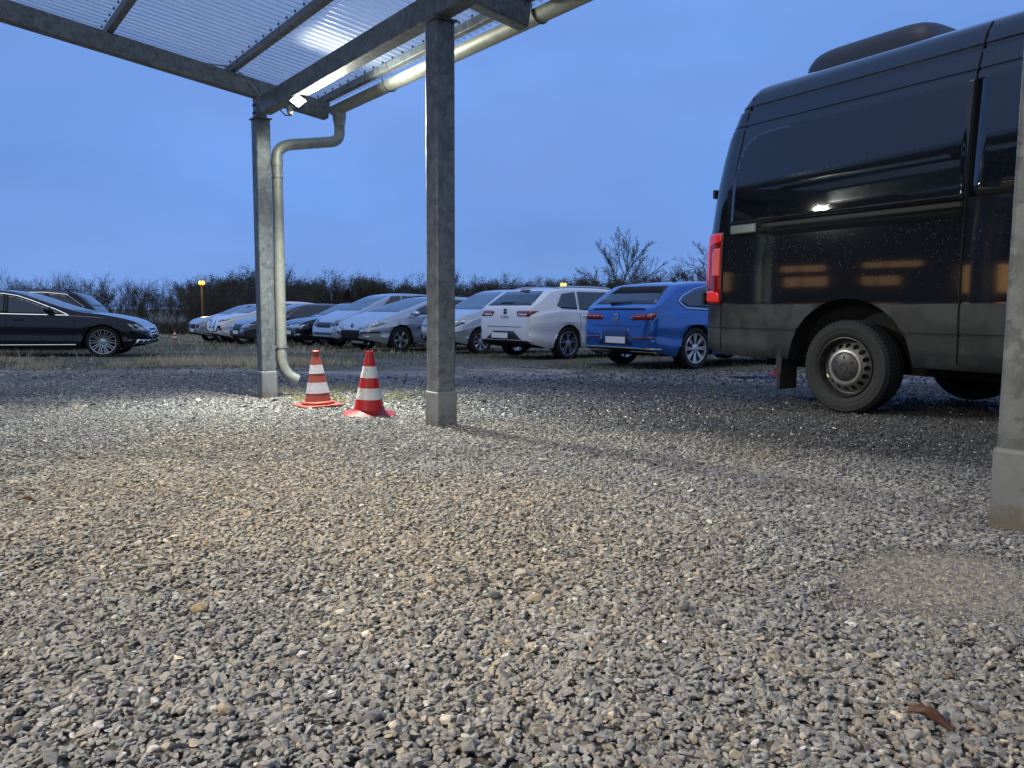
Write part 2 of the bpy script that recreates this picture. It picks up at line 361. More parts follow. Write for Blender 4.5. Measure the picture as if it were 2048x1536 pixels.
off = 0; VV = []; FF = []; CC = []
for v, f, c in parts: VV.append(v); FF.append(f+off); CC.append(c); off += len(v)
VV = np.concatenate(VV); FF = np.concatenate(FF); CC = np.concatenate(CC)
me = np_mesh('gravel', VV, FF, 3); at = me.color_attributes.new('Col', 'FLOAT_COLOR', 'POINT')
at.data.foreach_set('color', np.concatenate([CC, np.ones((len(CC), 1))], 1).astype(np.float32).ravel())
sm = bpy.data.materials.new('stone'); sm.use_nodes = True; n = sm.node_tree.nodes; l = sm.node_tree.links; b = n['Principled BSDF']
ca_ = nd('Attribute', attribute_name='Col'); tcn = nd('TexCoord'); ov = tcn.outputs['Object']; sx = nd('SeparateXYZ'); l.new(ov, sx.inputs[0])
fz = noise_n(160, 4, ov); mm = nd('Mix', data_type='RGBA', blend_type='MULTIPLY'); mm.inputs['Factor'].default_value = 1
l.new(ca_.outputs['Color'], mm.inputs['A']); rr_ = rng_n(fz, .3, .7, .72, 1.2); cc_ = nd('CombineColor')
for i in range(3): l.new(rr_, cc_.inputs[i])
l.new(cc_.outputs[0], mm.inputs['B']); l.new(mm.outputs['Result'], b.inputs['Base Color'])
cw = math_n('ADD', math_n('MULTIPLY', sx.outputs['X'], .791), math_n('MULTIPLY', sx.outputs['Y'], .612)); l.new(rng_n(cw, 2.6, 3.6, .75, .36), b.inputs['Roughness'])
bu = nd('Bump'); bu.inputs['Strength'].default_value = .5; bu.inputs['Distance'].default_value = .0015; l.new(fz, bu.inputs['Height']); l.new(bu.outputs[0], b.inputs['Normal'])
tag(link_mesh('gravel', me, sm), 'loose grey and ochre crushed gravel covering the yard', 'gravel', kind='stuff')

# ------------------------------------------------------------------ carport
AN = R(-37.7); DV = Vector((math.sin(AN), math.cos(AN), 0)); CV = Vector((math.cos(AN), -math.sin(AN), 0)); M0 = Vector((-.427, 4.4, 0))
def cp(d, c, z): return M0+DV*d+CV*c+Vector((0, 0, z))
MC = Matrix((DV, CV, (0, 0, 1))).transposed()
carport = empty('carport', (0, 0, 0)); tag(carport, 'galvanised steel carport with corrugated clear roof sheets and round gutter', 'carport')
def cbox(d0, d1, c0, c1, z0, z1): return MB().box(cp((d0+d1)/2, (c0+c1)/2, (z0+z1)/2), (d1-d0, c1-c0, z1-z0), MC)
zb = lambda c: 2.375-.128*c
POSTD = (2.844, 0, -3.02, -5.9)
for c0 in (0, -5.0):
    for k, d0 in enumerate(POSTD):
        p = cp(d0, c0, 0); g = float(gz(p.x, p.y))-.12; top = 2.2 if c0 == 0 else zb(c0)-.165
        o = bevel(cbox(d0, d0+.125, c0, c0+.125, g, top).build('post', STEEL, carport), .012, 3)
        s = bevel(cbox(d0-.007, d0+.132, c0-.007, c0+.132, g, g+.12+(.235, .205, .225, .22)[k]).build('post_sleeve', SLEEVE, o), .012, 3)
        bevel(cbox(d0-.012, d0+.137, c0-.012, c0+.137, top, top+.012).build('cap_plate', STEEL, o), .002, 1)
        if c0 == 0:
            q = cbox(d0+.012, d0+.10, c0+.012, c0+.10, top+.012, 2.372).build('bracket', STEEL, o)
            for zz in (2.25, 2.315):
                for cc_2 in (.035, .08):
                    T = Matrix.Translation(cp(d0+.1, cc_2, zz)) @ MC.to_4x4() @ Matrix.Rotation(R(90), 4, 'Y')
                    MB().lathe([(0, .012), (.009, .012), (.009, 0)], 6, T).build('bolt', PLASTIC, q)
                    T = Matrix.Translation(cp(d0+cc_2, .012, zz)) @ MC.to_4x4() @ Matrix.Rotation(R(90), 4, 'X')
                    MB().lathe([(0, .010), (.009, .010), (.009, 0)], 6, T).build('bolt', PLASTIC, q)
bevel(cbox(-9.2, 2.755, 0, .10, 2.213, 2.358).build('row_beam', STEEL, carport), .012, 3)
bevel(cbox(-9.2, 2.755, -5.0, -4.9, zb(-5)-.153, zb(-5)-.008).build('row_beam', STEEL, carport), .012, 3)
for d0 in POSTD+(-8.8,):
    o = MB().beam(cp(d0+.052, -5.75, zb(-5.75)+.073), cp(d0+.052, .668, zb(.668)+.073), .10, .146).build('cross_beam', STEEL, carport); bevel(o, .012, 3)
PC = [.655, -.17, -1.08, -1.99, -2.9, -3.81, -4.72, -5.6]
pur_ = {}
for c0 in PC:
    pur_[c0] = bevel(cbox(-9.3, 3.02, c0-.025, c0+.025, zb(c0)+.149, zb(c0)+.209).build('purlin', STEEL, carport), .006, 2)
# corrugated translucent sheets running down the slope
SH = bpy.data.materials.new('roof_sheet'); SH.use_nodes = True; n = SH.node_tree.nodes; l = SH.node_tree.links; b = n['Principled BSDF']; out = n['Material Output']
tcn = nd('TexCoord'); ov = tcn.outputs['Object']
b.inputs['Base Color'].default_value = (.75, .79, .80, 1); b.inputs['Roughness'].default_value = .22
tr = nd('BsdfTransparent'); tr.inputs['Color'].default_value = (.86, .9, .93, 1); tl = nd('BsdfTranslucent'); tl.inputs['Color'].default_value = (.8, .84, .86, 1)
ms1 = nd('MixShader'); ms2 = nd('MixShader'); l.new(b.outputs[0], ms1.inputs[1]); l.new(tl.outputs[0], ms1.inputs[2]); ms1.inputs[0].default_value = .38
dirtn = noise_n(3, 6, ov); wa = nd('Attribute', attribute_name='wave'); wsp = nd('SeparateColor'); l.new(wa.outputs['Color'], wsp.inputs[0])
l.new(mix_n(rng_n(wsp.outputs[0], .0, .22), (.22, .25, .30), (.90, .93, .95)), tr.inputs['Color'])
l.new(rng_n(dirtn, .3, .75, .60, .46), ms2.inputs[0]); l.new(ms1.outputs[0], ms2.inputs[1]); l.new(tr.outputs[0], ms2.inputs[2]); l.new(ms2.outputs[0], out.inputs['Surface'])
def sheet(d0, d1, c0, c1, lift):
    nd_ = int((d1-d0)/.076*12); dd = np.linspace(d0, d1, nd_+1); cc = np.array([c0, c1]); V = []
    for c in cc:
        z = zb(c)+.209+.014+lift+.0115*np.sin(dd/.076*2*np.pi)
        V.append(np.stack([M0.x+DV.x*dd+CV.x*c, M0.y+DV.y*dd+CV.y*c, z], 1))
    V = np.concatenate(V); k = nd_+1; i = np.arange(nd_); F = np.stack([i, i+1, i+1+k, i+k], 1)
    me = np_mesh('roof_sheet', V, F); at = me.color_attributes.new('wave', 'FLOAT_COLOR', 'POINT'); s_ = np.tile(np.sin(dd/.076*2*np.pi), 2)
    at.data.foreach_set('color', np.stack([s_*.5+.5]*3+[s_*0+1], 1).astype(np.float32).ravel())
    return link_mesh('roof_sheet', me, SH, carport, smooth=True)
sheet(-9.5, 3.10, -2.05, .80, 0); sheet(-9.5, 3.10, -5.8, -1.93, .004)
for c0 in PC[:5]:
    mb = MB(); d = 2.98
    while d > -4:
        mb.box(cp(d, c0-.036, zb(c0)+.213), (.008, .012, .014), MC); d -= .152
    tag(mb.build('roof_screws', PLASTIC, pur_[c0]), kind='stuff')
# gutter
def slope_z(d): return 2.425+.0*d
gt = MB(); prof = []
for k in range(17):
    a = math.pi*(1+k/16); prof.append((.066*math.cos(a), .066*math.sin(a)))
V = []; 
for d in (3.0, -9.4):
    for (a, z) in prof: V.append(tuple(cp(d, .785+a, slope_z(d)+z)))
    for (a, z) in prof[::-1]: V.append(tuple(cp(d, .785+a*.96, slope_z(d)+z*.96+.0015)))
k = len(prof)*2; gt.v = V; gt.f = [[j, (j+1) % k, k+(j+1) % k, k+j] for j in range(k)]+[list(range(k))[::-1], [k+j for j in range(k)]]
gu = gt.build('gutter', PIPE, carport, True)
MB().tube([cp(3.0, .785, 2.36), cp(3.004, .785, 2.36)], .001, 3).build('end_cap', PIPE, gu) if False else None
mb = MB(); mb.v = [tuple(cp(3.003, .785+a, slope_z(0)+z)) for a, z in prof]+[tuple(cp(3.0, .785+a, slope_z(0)+z)) for a, z in prof]; m_ = len(prof)
mb.f = [list(range(m_))[::-1], [m_+j for j in range(m_)]]+[[j, (j+1) % m_, m_+(j+1) % m_, m_+j] for j in range(m_)]; mb.build('end_cap', PIPE, gu)
for d in (1.95, .05, -1.85, -3.7, -5.5, -7.3):
    mb = MB(); pts = [cp(d, .785+.070*math.cos(math.pi*(1+k/16)), slope_z(d)+.070*math.sin(math.pi*(1+k/16))) for k in range(17)]
    pts = [cp(d, .70, 2.52)]+pts; mb.tube(pts, .0045, 6); mb.build('gutter_bracket', STEEL, gu, True)
# downpipe with outlet, swan neck and shoe
dd0 = 2.90; dp = MB()
dp.lathe([(.062, .13), (.060, .05), (.047, -.02), (.047, -.06)], 24, Matrix.Translation(cp(dd0, .785, 2.27)))
path = [cp(dd0, .785, 2.25)]+arc(cp(dd0, .785, 2.20), cp(dd0, .785, 2.115), cp(dd0, .69, 2.10), 8)+arc(cp(dd0, .33, 2.03), cp(dd0, .195, 2.00), cp(dd0, .195, 1.90), 8)
path += [cp(dd0, .195, 1.7), cp(dd0, .195, .3)]+arc(cp(dd0, .195, .18), cp(dd0, .195, .02), cp(dd0-.02, .33, -.035), 8)
dpo = dp.build('downpipe', PIPE, carport, True)
MB().tube(path, .047, 24, cap=False).build('bent_pipe', PIPE, dpo, True)
for z, nm in ((1.74, 'clamp'), (.265, 'clamp')):
    q = MB().lathe([(.0475, -.012), (.052, -.012), (.052, .012), (.0475, .012)], 24, Matrix.Translation(cp(dd0, .195, z)), close=True)
    q.box(cp(dd0-.03, .215, z), (.05, .02, .02), MC); q.box(cp(dd0, .14, z), (.02, .06, .016), MC); q.build(nm, ALLOY, dpo, True)
MB().lathe([(.0475, -.03), (.0505, -.03), (.0505, .03), (.0475, .03)], 24, Matrix.Translation(cp(dd0, .195, 1.86)), close=True).build('joint_collar', PIPE, dpo, True)
# floodlight and sensor below the beam, with its cable
LEDM = mat('led_face', (1, 1, 1), .3, emit=(1, 1, .86), es=28)
fl = empty('floodlight', cp(2.07, .06, 2.2)); tag(fl, 'small lit white floodlight under the roof beam near the corner post', 'floodlight')
FM = MC.to_4x4() @ Matrix.Rotation(R(-28), 4, 'X') @ Matrix.Rotation(R(12), 4, 'Y')
mat('white_casing', (.7, .72, .72), .4); bevel(MB().box(FM @ Vector((0, 0, .0)), (.14, .10, .03), FM.to_3x3()).build('housing', mat('dark_casing', (.06, .06, .06), .4), fl), .006)
MB().box(FM @ Vector((0, 0, -.018)), (.115, .075, .004), FM.to_3x3()).build('lit_panel', LEDM, fl)
MB().tube([Vector((0, 0, .01))]+[MC @ Vector((a, .02, .03)) for a in (.03,)], .008, 6).build('arm', STEEL, fl)
MATS['sensor_casing'] = mat('sensor_casing', (.22, .22, .22), .4)
se = empty('motion_sensor', cp(2.25, .06, 2.17)); tag(se, 'small white motion sensor hanging beside the lit floodlight', 'sensor')
bevel(MB().box((0, 0, 0), (.05, .045, .05), MC).build('casing', MATS['sensor_casing'], se), .01, 3)
MB().lathe([(0, -.03), (.018, -.026), (.024, -.012), (.024, .0)], 16, Matrix.Translation((0, 0, -.022))).build('lens', mat('white_lens', (.25, .25, .24), .25), se, True)
MB().tube([(0, 0, .02), (0, 0, .05)], .008, 6).build('stem', MATS['sensor_casing'], se)
def light(name, loc, power, col, rad=.05, spot=None, aim=None):
    ld = bpy.data.lights.new(name, 'SPOT' if spot else 'POINT'); ld.energy = power; ld.color = col; ld.shadow_soft_size = rad
    if spot: ld.spot_size = R(spot); ld.spot_blend = 1.0
    o = bpy.data.objects.new(name, ld); C.objects.link(o); o.location = loc
    if aim is not None: o.rotation_euler = (Vector(aim)-Vector(loc)).to_track_quat('-Z', 'Y').to_euler()
    return o
light('floodlight_glow', cp(1.99, .22, 2.10), 100, (1, 1, .84), .05, 178, cp(.5, .3, 2.45))
light('floodlight_spill', cp(2.16, .10, 2.13), 20, (1, 1, .84), .03, 80, cp(2.84, .06, 1.6))
light('floodlight_beam', cp(2.05, .05, 2.13), 900, (1, 1, .87), .04, 152, cp(1.0, -.1, 0))
cb = MB(); cb.tube([cp(2.93, -.02, 2.52), cp(2.86, -.06, 2.50), cp(2.8, -.03, 2.44), cp(2.79, .02, 2.37), cp(2.70, .11, 2.30), cp(2.5, .12, 2.17), cp(2.3, .10, 2.13), cp(2.25, .06, 2.19)], .006, 6)
cb.tube([cp(2.95, -1.2, 2.63), cp(2.94, -.8, 2.60), cp(2.93, -.4, 2.585), cp(2.92, -.16, 2.60), cp(2.93, -.02, 2.52)], .006, 6)
cb.tube([cp(2.95, -3.4, 2.95), cp(2.94, -2.4, 2.79), cp(2.93, -1.5, 2.68), cp(2.95, -1.2, 2.63)], .006, 6)
tag(cb.build('power_cable', mat('grey_cable', (.3, .3, .3), .5), None, True), 'thin grey cable looping along the roof edge to the floodlight', 'cable')

# ------------------------------------------------------------------ traffic cones
def cone_mats(a): return mat(a[0], a[1], a[2], coat=a[3], noise=(30, tuple(k*.75 for k in a[1]), .45, .7))
def cone(loc, h, red, kind, label, tilt=(0, 0, 0)):
    root = empty('traffic_cone', loc, rot=tilt); tag(root, label, 'traffic cone', 'traffic cones')
    s = h/.5; W = mat('cone_white_band_'+kind, (.6, .58, .62) if kind == 'matt' else (.72, .72, .68), .35, noise=(22, (.36, .34, .31), .56, .70))
    r0, r1 = .118*s, .026*s; z0 = .035*s; H = h
    def rr(t): return r0+(r1-r0)*t
    zt = lambda t: z0+(H-z0)*t
    st = [0, .17, .38, .55, .72, 1.0] if kind == 'matt' else [0, .19, .38, .55, .745, 1.0]
    body = MB().lathe([(rr(t), zt(t)) for t in np.linspace(0, 1, 12)]+[(r1*.7, H), (r1*.65, H-.03*s)], 40)
    if kind == 'matt': body.lathe([(rr(.93)+.003*s, zt(.93)), (rr(.97)+.005*s, zt(.955)), (rr(.97)+.005*s, zt(.985)), (rr(1), zt(1.0))], 40)
    bo = body.build('cone_body', red, root, True)
    for a, b_ in ((st[1], st[2]), (st[3], st[4])):
        MB().lathe([(rr(t)+.0022*s, zt(t)) for t in np.linspace(a, b_, 5)], 40).build('white_band', W, bo, True)
    if kind == 'matt':
        b2 = MB().lathe([(.128*s, .012*s), (.145*s, .012*s), (.145*s, .034*s), (.128*s, .040*s), (.11*s, .041*s)], 40)
        b2.box((0, 0, .006*s), (.37*s, .37*s, .012*s))
        bb = bevel(b2.build('base', red, root), .008*s, 3)
    else:
        V = MB().lathe([(.112*s, .045*s), (.122*s, .032*s), (.15*s, .022*s), (.185*s, .013*s), (.20*s, .004*s), (.198*s, 0), (.11*s, 0)], 8 if False else 40)
        # squarish skirt
        V.v = [(x*(1+.10*abs(math.sin(2*math.atan2(y, x)))*(math.hypot(x, y)/(.2*s))**2), y*(1+.10*abs(math.sin(2*math.atan2(y, x)))*(math.hypot(x, y)/(.2*s))**2), z) for x, y, z in V.v]
        V.build('base', mat('cone_foot_red', (.20, .006, .005), .5), root, True)
    return root
RED1 = mat('faded_cone_red', (.36, .07, .045), .55, noise=(18, (.26, .055, .04), .4, .65)); RED2 = mat('bright_cone_red', (.50, .010, .008), .38, coat=.15, noise=(16, (.30, .012, .010), .55, .7))
def at(u, y): return (x_of(u, y), y, float(gz(x_of(u, y), y)))
c1 = at(634, 5.93); c2 = at(736, 5.25)
cone((c1[0], c1[1], c1[2]+.012), .425, RED1, 'matt', 'faded orange red cone on a square foot beside the downpipe outlet', (R(-1), R(-1.5), R(35)))
cone((c2[0], c2[1], c2[2]+.008), .435, RED2, 'gloss', 'bright glossy red cone with two white bands standing left of middle post', (R(2), R(1), R(20)))
c3 = at(350, 35.2); cone((c3[0], c3[1], c3[2]), .47, RED2, 'gloss', 'small distant red and white cone on the grass far left')
c4 = at(1566, 10.9); cone((c4[0], c4[1], c4[2]), .5, RED2, 'gloss', 'red cone mostly hidden behind the black van mud flap')
# puddle beside it
pl = MB(); ring = [(3.25+.32*math.cos(a)*(1+.25*math.sin(3*a)), 10.3+.22*math.sin(a)*(1+.2*math.cos(2*a))) for a in [k*math.pi/16 for k in range(32)]]
pl.v = [(x, y, float(gz(3.25, 10.3))+.008) for x, y in ring]; pl.f = [list(range(32))]
tag(pl.build('puddle', mat('puddle_water', (.015, .014, .012), .02, spec=.8)), kind='structure')

# ------------------------------------------------------------------ patches laid on a body
def patch(body, bvh, axis, poly, off, m, name, parent, smooth=True, step=.07, thick=None):
    bm = bmesh.new(); f = bm.faces.new([bm.verts.new((a, b_, 0)) for a, b_ in poly])
    for k in (0, 1):
        lo = min(p[k] for p in poly); hi = max(p[k] for p in poly); q = lo+step
        while q < hi-.01:
            co = [0, 0, 0]; no = [0, 0, 0]; co[k] = q; no[k] = 1
            bmesh.ops.bisect_plane(bm, geom=bm.verts[:]+bm.edges[:]+bm.faces[:], plane_co=co, plane_no=no); q += step
    bad = []
    for v in bm.verts:
        a, b_ = v.co.x, v.co.y
        o, d = {'F': ((10, a, b_), (-1, 0, 0)), 'B': ((-10, a, b_), (1, 0, 0)), 'L': ((a, 6, b_), (0, -1, 0)), 'R': ((a, -6, b_), (0, 1, 0)), 'T': ((a, b_, 6), (0, 0, -1))}[axis]
        h = bvh.ray_cast(Vector(o), Vector(d))
        if h[0] is None: bad.append(v); continue
        nn = h[1]; nn = nn if nn.dot(Vector(d)) < 0 else -nn
        v.co = h[0]+nn*off
    bmesh.ops.delete(bm, geom=bad, context='VERTS')
    bmesh.ops.triangulate(bm, faces=bm.faces)
    d = Vector({'F': (1, 0, 0), 'B': (-1, 0, 0), 'L': (0, 1, 0), 'R': (0, -1, 0), 'T': (0, 0, 1)}[axis]); bm.normal_update()
    if sum((f.normal.dot(d)*f.calc_area() for f in bm.faces)) < 0: bmesh.ops.reverse_faces(bm, faces=bm.faces)
    me = bpy.data.meshes.new(name); bm.to_mesh(me); bm.free()
    o = link_mesh(name, me, m, parent, smooth)
    s = o.modifiers.new('thick', 'SOLIDIFY'); s.thickness = thick or max(off*1.6, .004); s.offset = -1
    return o
def lettering(text, size, m, name, parent, M, spacing=1.0, ext=.003, bold=False):
    cu = bpy.data.curves.new(name, 'FONT'); cu.body = text; cu.size = size; cu.extrude = ext; cu.align_x = 'CENTER'; cu.align_y = 'CENTER'; cu.space_character = spacing
    if bold: cu.offset = size*.02
    t = bpy.data.objects.new('tmp', cu); C.objects.link(t); bpy.context.view_layer.update()
    me = bpy.data.meshes.new_from_object(t.evaluated_get(bpy.context.evaluated_depsgraph_get())); bpy.data.objects.remove(t); bpy.data.curves.remove(cu)
    me.name = name; me.transform(M); me.materials.clear(); return link_mesh(name, me, m, parent)

# ------------------------------------------------------------------ wheels
def wheel(parent, x, y, r, rim_r, side, style, spokes, wmat, width=.225, steer=0):
    T = Matrix.Translation((x, y, r)) @ Matrix.Rotation(R(90 if side < 0 else -90), 4, 'X') @ Matrix.Rotation(R(steer), 4, 'Y')
    # local +Z points outward
    wd = width
    hb = MB().lathe([(0, -.02), (rim_r*.62, -.02), (rim_r*.66, -.06), (rim_r*.2, -.10)], 24, T); wo = hb.build('wheel', UNDER, parent, True)
    prof = [(rim_r-.004, -.01), (rim_r+.012, .004), (rim_r+.03, .010), ((rim_r+r)/2+.01, .016), (r-.03, .008), (r-.010, -.008), (r-.001, -.035), (r, -.06), (r, -wd+.06), (r-.01, -wd+.02), (rim_r, -wd)]
    ty = MB().lathe(prof, 48, T).build('tyre', TYRE, wo, True)
    rb = MB(); rb.lathe([(rim_r+.002, -.004), (rim_r-.004, .006), (rim_r-.016, .004), (rim_r-.022, -.02), (rim_r-.03, -.12), (rim_r-.02, -wd+.02)], 48, T)
    if style == 'steel': pass
    else:
        k = spokes
        for j in range(k):
            a0 = 2*math.pi*j/k+math.pi/2
            pairs = {'single': (0,), 'twin': (-.10, .10), 'vee': (-1, 1), 'fan': (0,)}[style]
            for s_ in pairs:
                if style == 'vee': aa, ab = a0+s_*.05, a0+s_*.20; w0, w1 = .016, .012
                elif style == 'twin': aa, ab = a0+s_*.9, a0+s_*.9; w0, w1 = .02, .016
                elif style == 'fan': aa, ab = a0, a0+.12; w0, w1 = .026, .030
                else: aa, ab = a0, a0; w0, w1 = (.034, .042) if k <= 5 else ((.026, .03) if k <= 8 else (.013, .011))
                p0 = Vector((.045*math.cos(aa), .045*math.sin(aa), -.022)); p1 = Vector(((rim_r-.012)*math.cos(ab), (rim_r-.012)*math.sin(ab), -.006))
                X_ = (p1-p0).normalized(); Y_ = Vector((0, 0, 1)).cross(X_).normalized(); i = len(rb.v)
                for (pp, ww, hh) in ((p0, w0, .02), (p1, w1, .014)):
                    for (sy, sz) in ((-1, -1), (1, -1), (.55, 0), (-.55, 0)):
                        rb.v.append(tuple(T @ (pp+Y_*sy*ww+Vector((0, 0, sz*hh)))))
                rb.f += [[i+a for a in q] for q in ((0, 1, 5, 4), (1, 2, 6, 5), (2, 3, 7, 6), (3, 0, 4, 7), (4, 5, 6, 7), (0, 3, 2, 1))]
        rb.lathe([(0, -.006), (.03, -.006), (.034, -.010), (.07, -.016), (.075, -.03)], 20, T)
    rb.build('rim', wmat, wo, True)
    return wo, T

# ------------------------------------------------------------------ cars
def interp(pts, x): return float(np.interp(x, [p[0] for p in pts], [p[1] for p in pts]))
def smooth_prof(pts, it=2):
    q = list(pts)
    for _ in range(it):
        r_ = [q[0]]
        for a, b_ in zip(q[:-1], q[1:]): r_ += [(a[0]*.75+b_[0]*.25, a[1]*.75+b_[1]*.25), (a[0]*.25+b_[0]*.75, a[1]*.25+b_[1]*.75)]
        q = r_+[q[-1]]
    return q
def car_body(S, paint, root):
    x0, x1 = S['tail'], S['nose']; W = S['W']/2; top = smooth_prof(S['top']); belt = S['belt']; sl = S.get('sill', .22); ar = S['r']+S.get('gap', .045)
    wx = (S['wb']/2, -S['wb']/2)
    # stations: close together at both ends
    t = np.linspace(0, 1, 110); st = x0+(x1-x0)*(.5-.5*np.cos(np.pi*t)*(.35+.65*1)) ; st = x0+(x1-x0)*(.4*t+.6*(.5-.5*np.cos(np.pi*t)))
    V = []; F = []; NR = 0
    for x in st:
        def rnd(dist, L, p): # superellipse 0..1
            u = min(max(dist/L, 0), 1); return (1-(1-u)**p)**(1/p)
        hw = W*min(S.get('fmin', .74)+(1-S.get('fmin', .74))*rnd(x1-x, S.get('fl', .75), 2.2), S.get('rmin', .78)+(1-S.get('rmin', .78))*rnd(x-x0, S.get('rl', .55), 2.4))
        zt = interp(top, x); zbl = min(interp(belt, x), zt-.03); lo = sl+max(0, .10*(1-(x1-x)/.45) if x > x1-.45 else 0)+max(0, .10*(1-(x-x0)/.4) if x < x0+.4 else 0)
        gh = zt-zbl; tum = S.get('tum', .30)
        ya = hw*.955-tum*gh*.93; 
        half = [(0, lo), (hw*.55, lo), (hw*.74, lo), (hw*.80, lo), (hw*.94, lo+.01), (hw*.975, lo+.07), (hw*.992, lo+.16), (hw*.974, lo+.34*(zbl-lo)), (hw*.978, lo+.52*(zbl-lo)), (hw, lo+.70*(zbl-lo)), (hw*.992, lo+.735*(zbl-lo)), (hw*.984, zbl-.06), (hw*.972, zbl-.012), (hw*.953, zbl+.004)]
        gr = [(hw*.955+(ya-hw*.955)*k, zbl+.004+(gh*.90-.004)*k) for k in (.25, .5, .75, 1.0)]
        half += gr+[(ya-.035-.01*gh, zbl+gh*.965), (ya*.82, zt-.004-.0*gh), (ya*.5, zt+.006), (0, zt+.012)]
        # end rounding in height
        g = min(rnd(x1-x, .10, 2.2), rnd(x-x0, .08, 2.2))*.30+.70; zm = (lo+zt)/2
        half = [(y, zm+(z-zm)*g) for y, z in half]
        # wheel arches
        for c in wx:
            dx = abs(x-c)
            if dx < ar:
                za = S['r']+math.sqrt(ar*ar-dx*dx)
                half = [(y, max(z, za) if y > hw*.76 else z) for y, z in half]
        ring = [(x, y, z) for y, z in half]+[(x, -y, z) for y, z in half[-2:0:-1]]
        NR = len(ring); V += ring
    ns = len(st)
    for i in range(ns-1):
        for j in range(NR):
            a = i*NR+j; b_ = i*NR+(j+1) % NR; F.append([a, a+NR, b_+NR, b_])
    F.append([j for j in range(NR)]); F.append([(ns-1)*NR+j for j in range(NR)][::-1])
    me = bpy.data.meshes.new('body'); me.from_pydata(V, [], F); me.update()
    bm = bmesh.new(); bm.from_mesh(me); bmesh.ops.recalc_face_normals(bm, faces=bm.faces)
    for f in bm.faces:
        c = f.calc_center_median()
        inner = abs(c.y) < W*.90 and c.z < S['r']*2+.06 and any(abs(c.x-w_) < ar+.02 for w_ in wx)
        f.material_index = 1 if (inner or (f.normal.z < -.6 and c.z < sl+.2)) else 0
    bm.to_mesh(me); bvh = BVHTree.FromBMesh(bm); bm.free()
    o = link_mesh('body', me, [paint, UNDER], root, True, 33)
    return o, bvh
def ellipsoid(mb, c, r, n=10, m=14):
    mb.lathe([(math.sin(math.pi*k/n), -math.cos(math.pi*k/n)) for k in range(n+1)], m, Matrix.Translation(c) @ Matrix.Diagonal((*r, 1)))
def build_car(S, loc, heading, label, paint, trim=CHROME, glass=None, pitch=0):
    """loc = ground point under the middle of the wheelbase; heading = direction of travel"""
    root = empty('parked_car', loc); root.rotation_euler = Vector((math.cos(heading), math.sin(heading), pitch)).to_track_quat('X', 'Z').to_euler()
    tag(root, label, 'car', 'cars parked on the gravel yard')
    body, bvh = car_body(S, paint, root); A = lambda ax, poly, off, m, name, parent=body, **k: patch(body, bvh, ax, poly, off, m, name, parent, **k)
    W = S['W']/2; hb = S['wb']/2
    for sx_, steer in ((1, S.get('steer', 0)), (-1, 0)):
        for sd_ in (1, -1):
            wheel(root, sx_*hb, sd_*(W*.975-.005), S['r'], S['rim'], sd_, S['style'], S['spokes'], S.get('wmat', ALLOY), S.get('tw', .225), steer)
    g = glass or GLASS
    for sd_, ax in ((1, 'L'), (-1, 'R')):
        for poly in S['side']:
            if S.get('surround'):
                cx = sum(p[0] for p in poly)/len(poly); cz = sum(p[1] for p in poly)/len(poly)
        if S.get('surround'):
            q = S['surround']; loop = []
            for (xa, za), (xb, zb_) in zip(q, q[1:]+q[:1]):
                for k in range(8):
                    h = bvh.ray_cast(Vector((xa+(xb-xa)*k/8, 6*sd_, za+(zb_-za)*k/8)), Vector((0, -sd_, 0)))
                    if h[0] is not None: loop.append(h[0]+Vector((0, sd_*.006, 0)))
            MB().tube(loop+[loop[0]], .013, 6).build('window_trim', trim, body, True)
        for poly in S['side']:
            A(ax, poly, .012, g, 'window', step=.035)
        for poly in S.get('pillar', []): A(ax, poly, .0125, PLASTIC, 'pillar_trim', step=.035)
        for (xa, za, xb, zb_) in S.get('seams', []):
            dx, dz = xb-xa, zb_-za; L_ = math.hypot(dx, dz); nx_, nz_ = -dz/L_*.005, dx/L_*.005
            A(ax, [(xa-nx_, za-nz_), (xb-nx_, zb_-nz_), (xb+nx_, zb_+nz_), (xa+nx_, za+nz_)], .0015, UNDER, 'door_gap')
        for (hx, hz) in S.get('handles', []):
            h = bvh.ray_cast(Vector((hx, 6*sd_, hz)), Vector((0, -sd_, 0)))
            if h[0]: bevel(MB().box(h[0]+Vector((0, sd_*.012, 0)), (.20, .022, .028)).build('door_handle', S.get('hmat', paint), body), .008, 2)
        for (pol, mm_) in S.get('sidebits', []): A(ax, pol, .006, mm_, 'side_trim')
        mx_, mz_ = S['mirror']
        q = MB(); ellipsoid(q, (mx_, sd_*(W+.09), mz_), (.085, .12, .072)); q.box((mx_+.01, sd_*(W-.03), mz_-.06), (.06, .14, .03)); q.build('wing_mirror', S.get('mirmat', paint), body, True)
        if S.get('rails'):
            xa, xb, yy_ = S['rails']; pts = []
            for k in range(9):
                x = xa+(xb-xa)*k/8; h = bvh.ray_cast(Vector((x, sd_*yy_, 5)), Vector((0, 0, -1))); pts.append(h[0]+Vector((0, 0, .026 if 0 < k < 8 else .0)))
            MB().tube(pts, .014, 8).build('roof_rail', S.get('railmat', ALLOY), body, True)
    A('F', S['ws'], .006, SCREEN, 'windscreen')
    A('B', S['rw'], .006, S.get('rwmat', g), 'rear_window')
    for (poly, mm_, name) in S.get('front', []):
        A('F', poly, .009 if 'lamp' in name or 'head' in name else .007, mm_, name)
    for (poly, mm_, name) in S.get('back', []): A('B', poly, .008, mm_, name)
    if S.get('aerial'):
        h = bvh.ray_cast(Vector((S['aerial'], 0, 5)), Vector((0, 0, -1))); MB().prism([(-.07, 0), (.06, 0), (-.05, .07)], .02, Matrix.Translation(h[0]+Vector((0, .01, 0))) @ Matrix.Rotation(R(90), 4, 'X')).build('aerial', PLASTIC, body)
